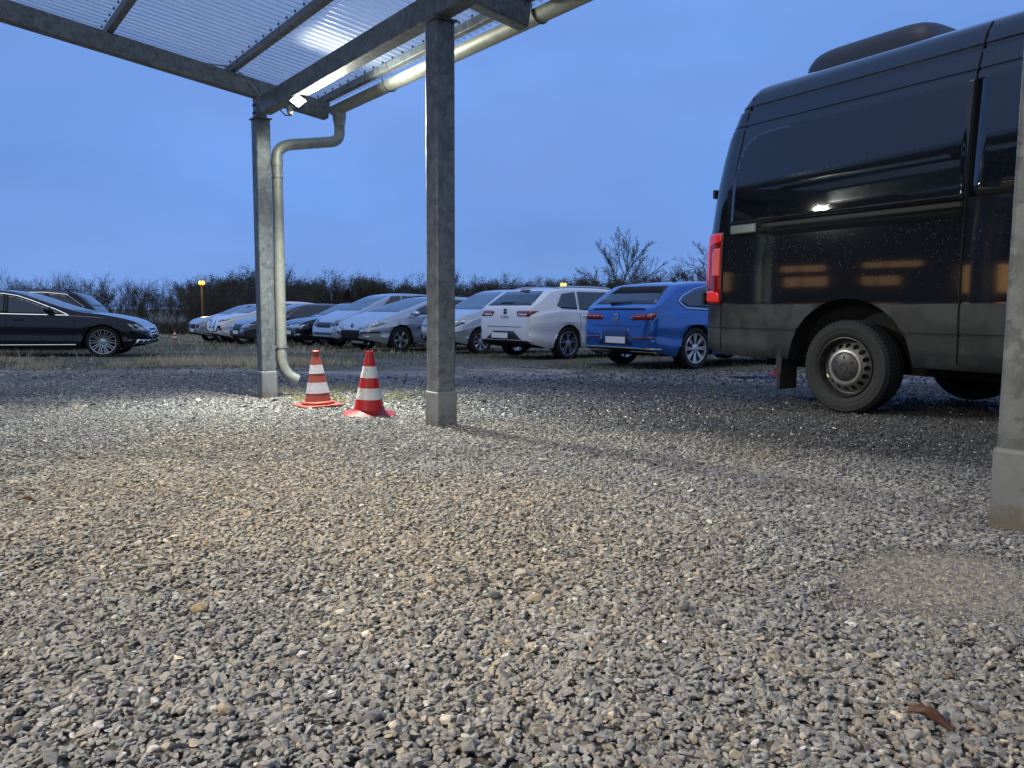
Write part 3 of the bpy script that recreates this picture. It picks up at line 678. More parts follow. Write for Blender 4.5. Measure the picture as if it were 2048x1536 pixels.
    # plates
    for ax, key in (('F', 'fplate'), ('B', 'bplate')):
        if S.get(key):
            z, wp, hp, yo = S[key]; d = -1 if ax == 'F' else 1
            h = bvh.ray_cast(Vector((-10*d, yo, z)), Vector((d, 0, 0)))
            if h[0]:
                p = MB().box((h[0].x-d*.018, yo, z), (.012, wp, hp)).build('number_plate', PLATE, body)
                MB().box((h[0].x-d*.012, yo, z), (.012, wp+.02, hp+.02)).build('plate_frame', PLASTIC, p)
                if S.get('band'): MB().box((h[0].x-d*.0255, yo+wp/2*(1 if ax == 'B' else -1)-.022*(1 if ax == 'B' else -1), z), (.004, .04, hp-.006)).build('blue_band', BLUEBAND, p)
    return root, body, bvh
def mir(poly): return [(-a, b_) for a, b_ in poly]
def both(poly, m, name): return [(poly, m, name), (mir(poly), m, name)]
def place(S, u, Y, axle, side, head): # the visible wheel's contact point sits on the sight line of column u, Y metres out
    p = Vector((x_of(u, Y), Y)); f = Vector((math.cos(head), math.sin(head))); lft = Vector((-f.y, f.x))
    q = p-f*(axle*S['wb']/2)-lft*(side*S['W']/2*.975)
    a = q+f*S['wb']/2; b_ = q-f*S['wb']/2
    za, zb_ = float(gz(a.x, a.y)), float(gz(b_.x, b_.y))
    return Vector((q.x, q.y, (za+zb_)/2-.004)), (za-zb_)/S['wb']
def car_at(S, u, Y, axle, side, head, label, paint, **k):
    loc, pt = place(S, u, Y, axle, side, R(head)); return build_car(S, loc, R(head), label, paint, pitch=pt, **k)
def paint(name, col, rough=.25, metal=.3, coat=1.0): return mat(name, col, rough, metal, coat)
CH = 52.3; HD = 90-CH  # heading of the row, degrees from +x

wagon_top = lambda L0, L1, H: [(L0, .62), (L0+.02, .90), (L0+.14, 1.06), (L0+.62, H-.10), (L0+.80, H-.03), (-.9, H), (-.1, H), (.35, H-.05), (1.18, 1.03), (1.7, .95), (L1-.25, .82), (L1-.06, .68), (L1, .55)]
def wagon(L0=-2.3, L1=2.3, H=1.46, W=1.8, wb=2.65, r=.32, rim=.215, **k):
    S = dict(tail=L0, nose=L1, W=W, wb=wb, r=r, rim=rim, top=wagon_top(L0, L1, H),
             belt=[(L0, .86), (-1.5, .97), (0, .93), (1.2, .90), (L1-.35, .76), (L1, .60)],
             side=[[(-.02, .965), (.95, .965), (.88, 1.02), (.30, H-.10), (-.02, H-.085)], [(-1.02, .985), (-.07, .97), (-.07, H-.085), (-1.0, H-.09)], [(-1.95, 1.06), (-1.85, 1.01), (-1.08, .99), (-1.08, H-.09), (-1.55, H-.11)]],
             seams=[(1.08, .30, 1.1, .90), (-.045, .27, -.045, .94), (-1.0, .62, -1.05, .95)], handles=[(.12, .84), (-.86, .86)], mirror=(.86, .98),
             ws=[(-.70, 1.04), (.70, 1.04), (.60, H-.07), (-.60, H-.07)], rw=[(-.62, 1.03), (.62, 1.03), (.50, H-.12), (-.50, H-.12)],
             style='single', spokes=7)
    S.update(k); return S
# --- right group -----------------------------------------------------------
BLUE = paint('bright_blue_paint', (.012, .115, .42), .24, .45)
TL = [(.30, .83), (.40, .895), (.80, .915), (.825, .90), (.79, .80), (.36, .80)]
S = wagon(-2.36, 2.5, 1.46, 1.87, 2.84, .345, .245, pillar=[[(-.06, .985), (.01, .975), (.01, 1.36), (-.06, 1.365)], [(-1.06, 1.01), (-.99, 1.0), (-.89, 1.355), (-.96, 1.35)]], style='twin', spokes=8, tw=.245, band=True, fmin=.7, rmin=.72, rl=.6,
    top=[(-2.36, .55), (-2.35, .80), (-2.31, .985), (-2.23, 1.02), (-2.12, 1.09), (-1.74, 1.36), (-1.58, 1.405), (-1.1, 1.445), (-.4, 1.46), (.1, 1.44), (.45, 1.37), (1.25, 1.0), (1.9, .90), (2.3, .78), (2.5, .55)],
    side=[[(.0, .975), (1.0, .975), (.35, 1.345), (.0, 1.36)], [(-1.0, 1.0), (-.05, .985), (-.05, 1.365), (-.9, 1.355)], [(-1.72, 1.10), (-1.6, 1.03), (-1.05, 1.01), (-.95, 1.35), (-1.35, 1.27), (-1.60, 1.18)]],
    surround=[(-1.80, 1.10), (-1.66, .995), (-1.0, .97), (1.12, .945), (.37, 1.375), (-.3, 1.395), (-.95, 1.385), (-1.40, 1.30), (-1.68, 1.19)],
    belt=[(-2.36, .78), (-2.2, .92), (-1.5, .95), (0, .93), (1.2, .90), (2.15, .76), (2.5, .60)],
    rw=[(-.68, 1.06), (.68, 1.06), (.57, 1.355), (-.57, 1.355)], aerial=-.95, mirror=(.9, 1.0), seams=[(1.1, .3, 1.12, .9), (-.03, .27, -.03, .95), (-1.15, .6, -1.1, .97)],
    back=both(TL, REDGL, 'tail_lamp')+both([(.42, .845), (.78, .852), (.76, .872), (.42, .865)], mat('lamp_strip', (.8, .2, .2), .3), 'lamp_strip')+both([(.70, .89), (.80, .90), (.78, .82)], LAMPGL, 'lamp_corner')
        +[([(-.40, .40), (.40, .40), (.30, .66), (-.30, .66)], mat('recess_shade_blue', (.006, .035, .16), .3, .4, 1), 'plate_recess')]  # darker copy of the body blue: recess shade put into the colour
        +[([(-.86, .335), (.86, .335), (.86, .355), (-.86, .355)], CHROME, 'chrome_strip')]
        +both([(.30, .235), (.72, .235), (.80, .30), (.24, .30)], CHROME, 'exhaust_trim')+both([(.34, .248), (.69, .248), (.755, .288), (.28, .288)], UNDER, 'exhaust_mouth')
        +both([(.40, .50), (.80, .51), (.82, .535), (.40, .53)], REDGL, 'rear_reflector')
        +[([(-.60, .965), (.60, .965), (.60, .985), (-.60, .985)], UNDER, 'spoiler_gap'), ([(-.56, .70), (.56, .70), (.56, .706), (-.56, .706)], UNDER, 'boot_gap')]
        +[([(-.58, 1.235), (.58, 1.235), (.53, 1.352), (-.53, 1.352)], UNDER, 'window_top_band')],
    bplate=(.475, .50, .105, .0),
    front=both([(.45, .62), (.85, .66), (.85, .74), (.5, .70)], LAMPGL, 'headlight')+[([(-.6, .45), (.6, .45), (.5, .66), (-.5, .66)], PLASTIC, 'grille')])
vw, vwb, vwbvh = car_at(S, 1392, 12.5, -1, -1, 90-54, 'bright blue estate car seen from behind beside the black van', BLUE)
def on_back(bvh, y, z, off=.012): h = bvh.ray_cast(Vector((-10, y, z)), Vector((1, 0, 0))); return Vector((h[0].x-off, y, z)), h[1]
def emblem_ring(mb, M, r, t): mb.lathe([(r-t, 0), (r, 0), (r, .006), (r-t, .006)], 28, M, close=True)
p, _ = on_back(vwbvh, 0, .85); MB_ = Matrix.Translation(p) @ Matrix((( 0, 0, -1, 0), (-1, 0, 0, 0), (0, 1, 0, 0), (0, 0, 0, 1)))
em = MB(); emblem_ring(em, MB_, .062, .008)
for (a, b_) in (((-.028, .050), (-.002, .004)), ((-.002, .004), (.002, .004)), ((.028, .050), (.002, .004)), ((-.050, .030), (-.024, -.046)), ((-.024, -.046), (-.001, -.006)), ((.001, -.006), (.024, -.046)), ((.024, -.046), (.050, .030))):
    d_ = Vector((b_[0]-a[0], b_[1]-a[1])); d_.normalize(); q_ = Vector((-d_.y, d_.x))*.005
    em.prism([(a[0]-q_.x, a[1]-q_.y), (b_[0]-q_.x, b_[1]-q_.y), (b_[0]+q_.x, b_[1]+q_.y), (a[0]+q_.x, a[1]+q_.y)], .006, MB_)
em.build('badge', CHROME, vwb)
p, _ = on_back(vwbvh, 0, .752); lettering('ARTEON', .055, CHROME, 'lettering', vwb, Matrix.Translation(p) @ Matrix(((0, 0, -1, 0), (-1, 0, 0, 0), (0, 1, 0, 0), (0, 0, 0, 1))), 1.5)
def wiper(bvh, body, y0, z0, y1, z1, bk=True):
    p0, _ = on_back(bvh, y0, z0, .03); p1, _ = on_back(bvh, y1, z1, .03); MB().tube([p0, (p0+p1)/2+Vector((-.01, 0, 0)), p1], [.02, .012, .006], 6).build('wiper', PLASTIC, body, True)
wiper(vwbvh, vwb, .30, 1.075, -.2, 1.09)

WHITE = paint('white_paint', (.80, .81, .83), .3, 0)
TL = [(.34, .93), (.40, .84), (.74, .835), (.815, .945), (.42, .945)]
S = wagon(-2.27, 2.27, 1.45, 1.815, 2.64, .325, .24, style='vee', spokes=5, rmin=.74, wmat=ALLOY,
    top=[(-2.27, .55), (-2.26, .80), (-2.20, 1.02), (-2.1, 1.08), (-1.75, 1.33), (-1.66, 1.375), (-1.3, 1.42), (-.5, 1.45), (.1, 1.44), (.5, 1.35), (1.2, 1.0), (1.8, .90), (2.1, .76), (2.27, .55)],
    side=[[(-.02, .975), (.9, .975), (.35, 1.33), (-.02, 1.355)], [(-1.02, .995), (-.07, .98), (-.07, 1.36), (-1.0, 1.345)], [(-1.62, 1.07), (-1.50, 1.01), (-1.08, 1.0), (-1.08, 1.34), (-1.45, 1.29)]],
    rw=[(-.67, 1.05), (.67, 1.05), (.56, 1.34), (-.56, 1.34)], rails=(-1.5, .3, .60),
    back=both(TL, REDGL, 'tail_lamp')+both([(.42, .85), (.66, .848), (.66, .885), (.40, .885)], mat('clear_lamp', (.7, .55, .55), .15), 'lamp_clear')
        +[([(-.62, .33), (.62, .33), (.30, .55), (-.30, .55)], PLASTIC, 'plate_recess'), ([(-.76, .335), (.76, .335), (.70, .365), (-.70, .365)], UNDER, 'diffuser')]
        +both([(.36, .335), (.80, .335), (.70, .37), (.36, .365)], REDGL, 'rear_reflector')+[([(-.52, .63), (.52, .63), (.52, .638), (-.52, .638)], UNDER, 'boot_gap'), ([(-.14, 1.35), (.14, 1.35), (.14, 1.372), (-.14, 1.372)], PLASTIC, 'brake_lamp')],
    bplate=(.46, .50, .105, .10), hmat=None)
S['hmat'] = WHITE
se_, seb, sebvh = car_at(S, 1137, 15.2, -1, -1, 90-50, 'white estate car with its rear and dark red tail lamps facing the carport', WHITE)
p, _ = on_back(sebvh, 0, .93); MB_ = Matrix.Translation(p) @ Matrix(((0, 0, -1, 0), (-1, 0, 0, 0), (0, 1, 0, 0), (0, 0, 0, 1)))
em = MB(); em.prism([(-.05, .012), (.02, .012), (.045, .035), (.045, .055), (-.02, .055), (-.05, .035)], .006, MB_).prism([(-.045, -.05), (.02, -.05), (.05, -.03), (.05, .0), (-.02, .0), (-.045, -.02)], .006, MB_); em.build('badge', PLASTIC, seb)
p, _ = on_back(sebvh, 0, .825); lettering('LEON', .06, PLASTIC, 'lettering', seb, Matrix.Translation(p) @ Matrix(((0, 0, -1, 0), (-1, 0, 0, 0), (0, 1, 0, 0), (0, 0, 0, 1))), 1.9)
wiper(sebvh, seb, .25, 1.10, -.15, 1.115)

SILV = paint('silver_blue_paint', (.55, .59, .64), .3, .65)
SILV2 = paint('pale_silver_paint', (.62, .65, .69), .3, .55)
HL = lambda y0, y1, z0, z1: [(y0, z0+.02), (y0+.08, z0), (y1-.06, z0+.03), (y1, z0+.10), (y1-.02, z1), (y0+.12, z1-.02), (y0+.02, z0+.09)]
S = wagon(-2.05, 1.98, 1.56, 1.72, 2.46, .31, .205, style='single', spokes=8, fmin=.74, rails=None, tum=.24,
    top=[(-2.05, .6), (-2.03, .95), (-1.85, 1.3), (-1.7, 1.46), (-1.2, 1.53), (-.4, 1.56), (.1, 1.55), (.42, 1.48), (1.12, 1.04), (1.55, .96), (1.82, .84), (1.95, .66), (1.98, .55)],
    side=[[(-.02, .965), (.80, .965), (.35, 1.43), (-.02, 1.46)], [(-1.0, .985), (-.07, .97), (-.07, 1.46), (-1.0, 1.45)], [(-1.7, 1.06), (-1.08, .99), (-1.08, 1.44), (-1.5, 1.4)]],
    ws=[(-.68, 1.06), (.68, 1.06), (.60, 1.485), (-.60, 1.485)], mirror=(.80, 1.0),
    front=both(HL(.36, .80, .62, .80), LAMPGL, 'headlight')+[([(-.34, .64), (.34, .64), (.30, .75), (-.30, .75)], PLASTIC, 'grille'), ([(-.5, .28), (.5, .28), (.46, .42), (-.46, .42)], PLASTIC, 'lower_intake')]+both([(.56, .34), (.74, .36), (.74, .46), (.56, .45)], PLASTIC, 'fog_lamp'), fplate=(.47, .5, .105, 0))
car_at(S, 962, 17.9, 1, 1, 180+90-53, 'silver hatchback parked between middle post and white estate car', SILV2)

S = wagon(-2.35, 2.30, 1.45, 1.81, 2.72, .325, .215, style='single', spokes=5, fmin=.62, fl=.95,
    top=[(-2.35, .6), (-2.33, .9), (-2.2, 1.08), (-1.7, 1.36), (-1.5, 1.41), (-.9, 1.45), (-.3, 1.45), (.2, 1.38), (1.38, .985), (1.75, .88), (2.1, .74), (2.25, .60), (2.30, .50)],
    side=[[(-.10, .965), (1.05, .955), (.78, 1.10), (.15, 1.33), (-.10, 1.355)], [(-1.05, .985), (-.15, .97), (-.15, 1.36), (-1.05, 1.345)], [(-1.9, 1.08), (-1.75, 1.02), (-1.12, .99), (-1.12, 1.34), (-1.55, 1.29)]],
    ws=[(-.72, 1.01), (.72, 1.01), (.56, 1.385), (-.56, 1.385)], rails=(-1.5, .0, .62), railmat=PLASTIC,
    sidebits=[([(-1.0, .60), (.85, .60), (.85, .635), (-1.0, .635)], PLASTIC)], hmat=None, mirror=(.98, .97),
    front=both([(.30, .58), (.42, .56), (.80, .64), (.86, .72), (.80, .765), (.60, .71), (.38, .64)], LAMPGL, 'headlight')
        +[([(-.36, .32), (-.20, .28), (.20, .28), (.36, .32), (.43, .44), (.42, .54), (-.42, .54), (-.43, .44)], UNDER, 'grille')]
        +both([(.46, .455), (.82, .475), (.82, .52), (.46, .50)], PLASTIC, 'bumper_strip')+both([(.60, .29), (.74, .31), (.74, .40), (.62, .40)], LAMPGL, 'fog_lamp'), fplate=(.265, .52, .11, 0))
S['hmat'] = SILV
pe, peb, pebvh = car_at(S, 802, 19.3, 1, 1, 180+90-46, 'silver blue estate car with low wide black grille behind the red cones', SILV)
h = pebvh.ray_cast(Vector((10, 0, .63)), Vector((-1, 0, 0))); MBf = Matrix.Translation(h[0]+Vector((.008, 0, .02))) @ Matrix(((0, -.45, .9, 0), (1, 0, 0, 0), (0, .9, .45, 0), (0, 0, 0, 1)))
MB().prism([(-.05, .05), (-.01, .06), (.05, .055), (.02, .03), (.035, -.01), (.02, -.06), (-.01, -.05), (-.02, -.02), (-.05, -.03), (-.03, .01)], .006, MBf).build('badge', PLASTIC, peb)
mb = MB()
for yb in (-.3, -.2, -.1, 0, .1, .2, .3):
    h = pebvh.ray_cast(Vector((10, yb, .40)), Vector((-1, 0, 0))); mb.box((h[0].x+.012, yb, .41), (.01, .012, .20))
for zb_ in (.37, .44):
    for yb in np.linspace(-.33, .33, 9):
        h = pebvh.ray_cast(Vector((10, yb, zb_)), Vector((-1, 0, 0))); mb.box((h[0].x+.013, yb, zb_), (.008, .09, .010))
mb.build('grille_bars', PLASTIC, peb)

S = wagon(-2.15, 2.15, 1.60, 1.78, 2.62, .32, .21, fmin=.66, top=[(-2.15, .6), (-2.13, .95), (-1.9, 1.35), (-1.7, 1.5), (-1.2, 1.57), (-.4, 1.60), (.1, 1.58), (.5, 1.48), (1.35, 1.06), (1.7, .95), (2.0, .80), (2.12, .62), (2.15, .52)],
    ws=[(-.70, 1.09), (.70, 1.09), (.58, 1.52), (-.58, 1.52)], front=both(HL(.42, .84, .64, .84), mat('dark_lamp', (.05, .05, .06), .1, coat=1), 'headlight')+[([(-.4, .60), (.4, .60), (.46, .74), (-.46, .74)], PLASTIC, 'grille')])
car_at(S, 727, 21.7, 1, 1, 180+90-50, 'tall light blue silver car half hidden behind the low grille estate', paint('light_blue_silver_paint', (.42, .50, .62), .28, .35))

BLACKP = mat('black_blue_paint', (.007, .009, .015), .14, .1, coat=.55, spec=.3)
S = wagon(-2.3, 2.33, 1.43, 1.76, 2.675, .32, .235, style='single', spokes=14, fmin=.74, wmat=ALLOY,
    top=[(-2.3, .6), (-2.28, .85), (-2.15, 1.02), (-1.35, 1.08), (-1.05, 1.22), (-.75, 1.36), (-.3, 1.42), (.1, 1.41), (.30, 1.36), (1.02, .99), (1.7, .90), (2.1, .79), (2.28, .66), (2.33, .55)],
    side=[[(-.10, .97), (.80, .96), (.25, 1.29), (-.10, 1.33)], [(-.85, 1.0), (-.15, .98), (-.15, 1.33), (-.55, 1.30)]], seams=[(1.08, .30, 1.1, .90), (-.5, .3, -.55, .95)],
    ws=[(-.68, 1.01), (.68, 1.01), (.58, 1.365), (-.58, 1.365)], rw=[(-.5, 1.14), (.5, 1.14), (.42, 1.30), (-.42, 1.30)], mirror=(.72, .96),
    front=both([(.36, .58), (.78, .60), (.84, .72), (.40, .71)], LAMPGL, 'headlight')+both([(.22, .585), (.34, .585), (.34, .69), (.22, .69)], CHROME, 'grille_frame')+[([(-.18, .58), (.18, .58), (.18, .71), (-.18, .71)], CHROME, 'grille_frame'), ([(-.16, .595), (.16, .595), (.16, .695), (-.16, .695)], UNDER, 'grille')]
        +both([(.235, .60), (.325, .60), (.325, .675), (.235, .675)], UNDER, 'grille')+[([(-.6, .27), (.6, .27), (.55, .38), (-.55, .38)], UNDER, 'lower_intake'), ([(-.86, .535), (.86, .535), (.86, .545), (-.86, .545)], UNDER, 'bumper_gap')]+both([(.62, .38), (.78, .39), (.78, .44), (.62, .43)], LAMPGL, 'fog_lamp'), fplate=(.47, .52, .11, .12))
sa, sab, sabvh = car_at(S, 657, 23.8, 1, 1, 180+90-52, 'black convertible with folded fabric roof closed and many spoked wheels', BLACKP)
A_ = [(-1.05, -.52), (.25, -.55), (.25, .55), (-1.05, .52)]
patch(sab, sabvh, 'T', A_, .006, mat('black_canvas', (.02, .02, .022), .85), 'fabric_roof', sab)

GREYP = paint('dark_grey_paint', (.055, .06, .07), .2, .4)
S = wagon(-2.3, 2.33, 1.47, 1.81, 2.68, .32, .22, rails=(-1.7, .1, .62), front=both(HL(.42, .84, .60, .76), LAMPGL, 'headlight')+[([(-.36, .54), (.36, .54), (.40, .74), (-.40, .74)], PLASTIC, 'grille'), ([(-.7, .26), (.7, .26), (.6, .38), (-.6, .38)], UNDER, 'lower_intake'), ([(-.45, .74), (.45, .74), (.45, .755), (-.45, .755)], CHROME, 'grille_strip')], fplate=(.47, .5, .11, 0), wmat=ALLOY)
car_at(S, 547, 26.6, 1, 1, 180+90-52, 'dark grey estate car with silver roof rails behind the corner post', GREYP)

def suv(**k):
    S = wagon(-2.3, 2.35, 1.66, 1.9, 2.85, .37, .245, sill=.28, fmin=.70, tw=.25,
        top=[(-2.3, .7), (-2.28, 1.0), (-2.15, 1.2), (-1.8, 1.53), (-1.6, 1.6), (-.9, 1.66), (-.1, 1.65), (.35, 1.56), (1.15, 1.16), (1.7, 1.08), (2.1, .98), (2.3, .80), (2.35, .60)],
        belt=[(-2.3, .95), (-1.5, 1.1), (0, 1.06), (1.2, 1.03), (2.0, .90), (2.35, .72)],
        side=[[(-.02, 1.10), (.88, 1.10), (.30, 1.52), (-.02, 1.55)], [(-1.02, 1.12), (-.07, 1.1), (-.07, 1.55), (-1.0, 1.54)], [(-1.8, 1.2), (-1.08, 1.13), (-1.08, 1.53), (-1.45, 1.5)]],
        ws=[(-.74, 1.18), (.74, 1.18), (.64, 1.58), (-.64, 1.58)], rw=[(-.62, 1.22), (.62, 1.22), (.52, 1.52), (-.52, 1.52)], seams=[(1.08, .36, 1.1, 1.04), (-.045, .34, -.045, 1.07)], handles=[(.12, .97), (-.86, .98)], mirror=(.86, 1.15))
    S.update(k); return S
S = suv(front=both([(.44, .86), (.56, .82), (.86, .90), (.88, .94), (.50, .93)], mat('dark_lamp', (.05, .05, .06), .1, coat=1), 'headlight')
    +both([(.06, .62), (.30, .60), (.36, .72), (.33, .90), (.10, .92)], CHROME, 'grille_frame')+both([(.09, .64), (.28, .625), (.33, .72), (.305, .88), (.12, .895)], UNDER, 'grille')
    +both([(.56, .50), (.82, .54), (.80, .70), (.66, .72)], UNDER, 'side_intake')+[([(-.5, .32), (.5, .32), (.44, .44), (-.44, .44)], PLASTIC, 'lower_intake')], fplate=(.54, .5, .11, 0))
car_at(S, 489, 28.9, 1, 1, 180+90-52, 'white sport utility car with upright chrome grille left of corner post', WHITE)
S = suv(front=both(HL(.50, .88, .76, .96), LAMPGL, 'headlight')+[([(-.30, .56), (.30, .56), (.36, .74), (-.36, .74)], UNDER, 'grille')]+both([(.44, .56), (.72, .60), (.76, .74), (.44, .74)], UNDER, 'side_intake')+[([(-.6, .36), (.6, .36), (.55, .43), (-.55, .43)], UNDER, 'lower_intake')],
    top=[(-2.3, .7), (-2.28, 1.0), (-2.15, 1.15), (-1.6, 1.5), (-1.3, 1.58), (-.7, 1.62), (-.1, 1.61), (.35, 1.52), (1.15, 1.13), (1.7, 1.05), (2.1, .94), (2.3, .78), (2.35, .60)], fplate=(.5, .5, .11, 0))
car_at(S, 446, 31.3, 1, 1, 180+90-52, 'light grey sport utility car with wide dark air intakes, farthest left in its row', paint('light_grey_paint', (.36, .37, .39), .3, .2))

# --- left group ---------------------------------------------------------------
S = wagon(-2.75, 2.40, 1.46, 1.95, 2.99, .352, .268, style='vee', spokes=10, fmin=.72, wmat=mat('polished_alloy', (.62, .64, .66), .22, .85), tw=.26, sill=.20, gap=.03,
    top=[(-2.75, .6), (-2.73, .88), (-2.6, 1.04), (-1.9, 1.09), (-1.4, 1.34), (-1.0, 1.42), (-.6, 1.45), (-.25, 1.425), (.05, 1.34), (1.0, .995), (1.5, .955), (2.05, .84), (2.28, .71), (2.38, .58), (2.40, .5)],
    belt=[(-2.75, .82), (-1.5, .95), (0, .93), (.9, .915), (1.5, .88), (2.1, .74), (2.4, .56)], pillar=[[(-.37, .966), (-.29, .965), (-.29, 1.325), (-.37, 1.335)]],
    side=[[(-.30, .965), (.74, .94), (.55, 1.03), (.10, 1.21), (-.12, 1.29), (-.30, 1.325)], [(-1.45, .98), (-.36, .967), (-.36, 1.335), (-1.0, 1.335), (-1.35, 1.2)]],
    surround=[(-1.58, .955), (.86, .918), (.60, 1.045), (.11, 1.24), (-.12, 1.32), (-.36, 1.36), (-1.02, 1.365), (-1.45, 1.2)],
    seams=[(.92, .36, .98, .90), (-.33, .27, -.33, .93)], handles=[(-.08, .82), (-1.1, .83)], mirror=(.50, 1.03), ws=[(-.74, .985), (.74, .985), (.58, 1.36), (-.58, 1.36)],
    sidebits=[([(-1.0, .265), (.98, .275), (.98, .30), (-1.0, .29)], CHROME)],
    front=both([(.50, .60), (.55, .54), (.92, .60), (.93, .74), (.55, .68)], LAMPGL, 'headlight')+[([(-.42, .30), (.42, .30), (.40, .68), (-.40, .68)], CHROME, 'grille_frame'), ([(-.39, .32), (.39, .32), (.37, .66), (-.37, .66)], UNDER, 'grille')]
        +both([(.60, .255), (.90, .255), (.90, .40), (.60, .40)], CHROME, 'intake_frame')+both([(.62, .272), (.885, .272), (.885, .385), (.62, .385)], UNDER, 'side_intake'))
au, aub, aubvh = car_at(S, 205, 16.7, 1, -1, 17, 'long black saloon in front on the left with chrome window line and polished wheels', BLACKP)
S = suv(W=1.9, pillar=[[(-.08, 1.1), (-.01, 1.1), (-.01, 1.55), (-.08, 1.55)], [(-1.09, 1.12), (-1.01, 1.12), (-1.01, 1.54), (-1.09, 1.54)]], surround=[(-1.93, 1.20), (-1.78, 1.08), (.95, 1.04), (.32, 1.565), (-1.0, 1.575), (-1.5, 1.53)], side=[[(-.02, 1.10), (.86, 1.10), (.30, 1.52), (-.02, 1.55)], [(-1.02, 1.12), (-.07, 1.1), (-.07, 1.55), (-1.0, 1.54)], [(-1.86, 1.2), (-1.74, 1.12), (-1.08, 1.13), (-1.08, 1.545), (-1.47, 1.5)]],
    rails=(-1.75, .2, .66), railmat=PLASTIC, aerial=-1.35)
car_at(S, 128, 21.0, -1, 1, 180+17, 'black estate car behind the long saloon showing only roof and rear window', mat('deep_black_paint', (.010, .011, .014), .25, .1, coat=.4, spec=.3))
# ------------------------------------------------------------------ the black van
VP0 = Vector((x_of(1688, 5.62), 5.62, 0)); VF = Vector((.539, -.842, 0)).normalized(); VL = Vector((-VF.y, VF.x, 0))
vz = float(gz(VP0.x, VP0.y))
van = empty('parked_van', (VP0+VL*.985)+Vector((0, 0, -.150)), math.atan2(VF.y, VF.x)); tag(van, 'tall black panel van with steel wheel and red tail lamp on the right', 'van')
VBLACK = mat('van_black_paint', (.006, .007, .010), .07, 0, coat=1.0, spec=.6, bump=(2.2, .03, .01))
def clad_mat():
    m = mat('van_grey_cladding', (.009, .011, .013), .4, noise=(3.0, (.021, .025, .027), .47, .60, .60), bump=(260, .15, .001)); return m
CLAD = clad_mat()
prof = [(0, .36), (.60, .36), (.80, .36), (.86, .37), (.955, .375), (.968, .40), (.972, .50), (.975, .592), (.969, .598), (.969, .604), (.977, .610), (.980, .70), (.982, .798), (.976, .806), (.976, .814), (.982, .822), (.985, .95), (.986, 1.1), (.983, 1.25), (.978, 1.38), (.972, 1.50), (.960, 1.75), (.944, 2.0), (.930, 2.18),
        (.925, 2.252), (.915, 2.258), (.915, 2.266), (.9215, 2.272), (.909, 2.385), (.893, 2.395), (.893, 2.415), (.901, 2.425), (.880, 2.50), (.845, 2.555), (.78, 2.595), (.65, 2.625), (.35, 2.65), (0, 2.66)]
ICL = 13  # rows below this index are cladding
x0v, x1v = -1.425, 4.45; st = np.concatenate([x0v+.30*(1-np.cos(np.linspace(0, math.pi/2, 22))), np.linspace(-1.10, .70, 64)[0:], np.linspace(.75, 3.1, 24), np.linspace(3.15, 4.2, 40), np.linspace(4.22, 4.45, 10)])
V = []; NR = 0
for x in st:
    dr = max(0, (x0v+.20-x)/.20); kr = 1-.13*(1-math.sqrt(max(0, 1-dr*dr)))      # plan rounding at the rear corner
    df = max(0, (x-(x1v-.9))/.9); kf = 1-.28*(1-math.sqrt(max(0, 1-df**2.4)))
    ztop = float(np.interp(x, [2.55, 2.9, 3.6, 4.0, 4.3, 4.45], [2.66, 2.60, 1.65, 1.28, 1.05, .85]))
    ring = []
    for y, z in prof:
        if z > .9: z2 = .9+(z-.9)*(ztop-.9)/(2.66-.9) if ztop < 2.66 else z
        else: z2 = z
        if z < .45 and x < -1.12: z2 = z+.05*(-1.12-x)/.26
        xx = x
        wgt = max(0, 1-(x-x0v)/.75)
        lean = float(np.interp(z2, [0, 1.3, 1.8, 2.15, 2.4, 2.55, 2.66], [0, 0, .06, .14, .26, .38, .52]))
        xx = x+lean*wgt
        yy = y*kr*kf
        for cxw in (0., 3.5):
            dx = abs(x-cxw)
            if dx < .50 and y > .66: z2 = max(z2, .345+math.sqrt(.25-dx*dx)) if z2 < .9 else z2
        ring.append((xx, yy, z2))
    full = ring+[(a, -b_, c) for a, b_, c in ring[-2:0:-1]]; NR = len(full); V += full
npf = len(prof); Fb = []; Fc = []; ns = len(st)
for i in range(ns-1):
    for j in range(NR):
        a = i*NR+j; b_ = i*NR+(j+1) % NR; jj = j if j < npf-1 else NR-1-j
        (Fc if (jj < ICL) else Fb).append([a, b_, b_+NR, a+NR])
cap0 = list(range(NR)); cap1 = [(ns-1)*NR+j for j in range(NR)]
Fb += [cap0[::-1], cap1]
def sub_mesh(name, Fs, m, parent, **k):
    me = bpy.data.meshes.new(name); me.from_pydata(V, [], Fs); me.update(); bm = bmesh.new(); bm.from_mesh(me)
    bmesh.ops.delete(bm, geom=[v for v in bm.verts if not v.link_faces], context='VERTS')
    for f in bm.faces:
        c = f.calc_center_median()
        if len(m) > 1: f.material_index = 1 if (abs(c.y) < .90 and c.z < 1.0) and (f.normal.z < -.2 or abs(f.normal.y) > .8 or abs(c.y) < .8) and abs(c.y) < .93 and not (c.x < -1.30) else 0
    bm.to_mesh(me); bm.free(); return link_mesh(name, me, m, parent, True, 30)
me = bpy.data.meshes.new('t'); me.from_pydata(V, [], Fb+Fc); bm = bmesh.new(); bm.from_mesh(me); bmesh.ops.recalc_face_normals(bm, faces=bm.faces); vbvh = BVHTree.FromBMesh(bm); bm.free()
vb = sub_mesh('body', Fb, [VBLACK], van); vc = sub_mesh('lower_cladding', Fc, [CLAD, UNDER], van)
def VPch(poly, off, m, name, parent=None, **k): return patch(vb, vbvh, 'R', poly, off, m, name, parent or vb, **k)
SEAM = mat('panel_gap', (.002, .002, .002), .9)
VGL = mat('van_window_glass', (.006, .008, .011), .015, spec=.75, coat=.3)
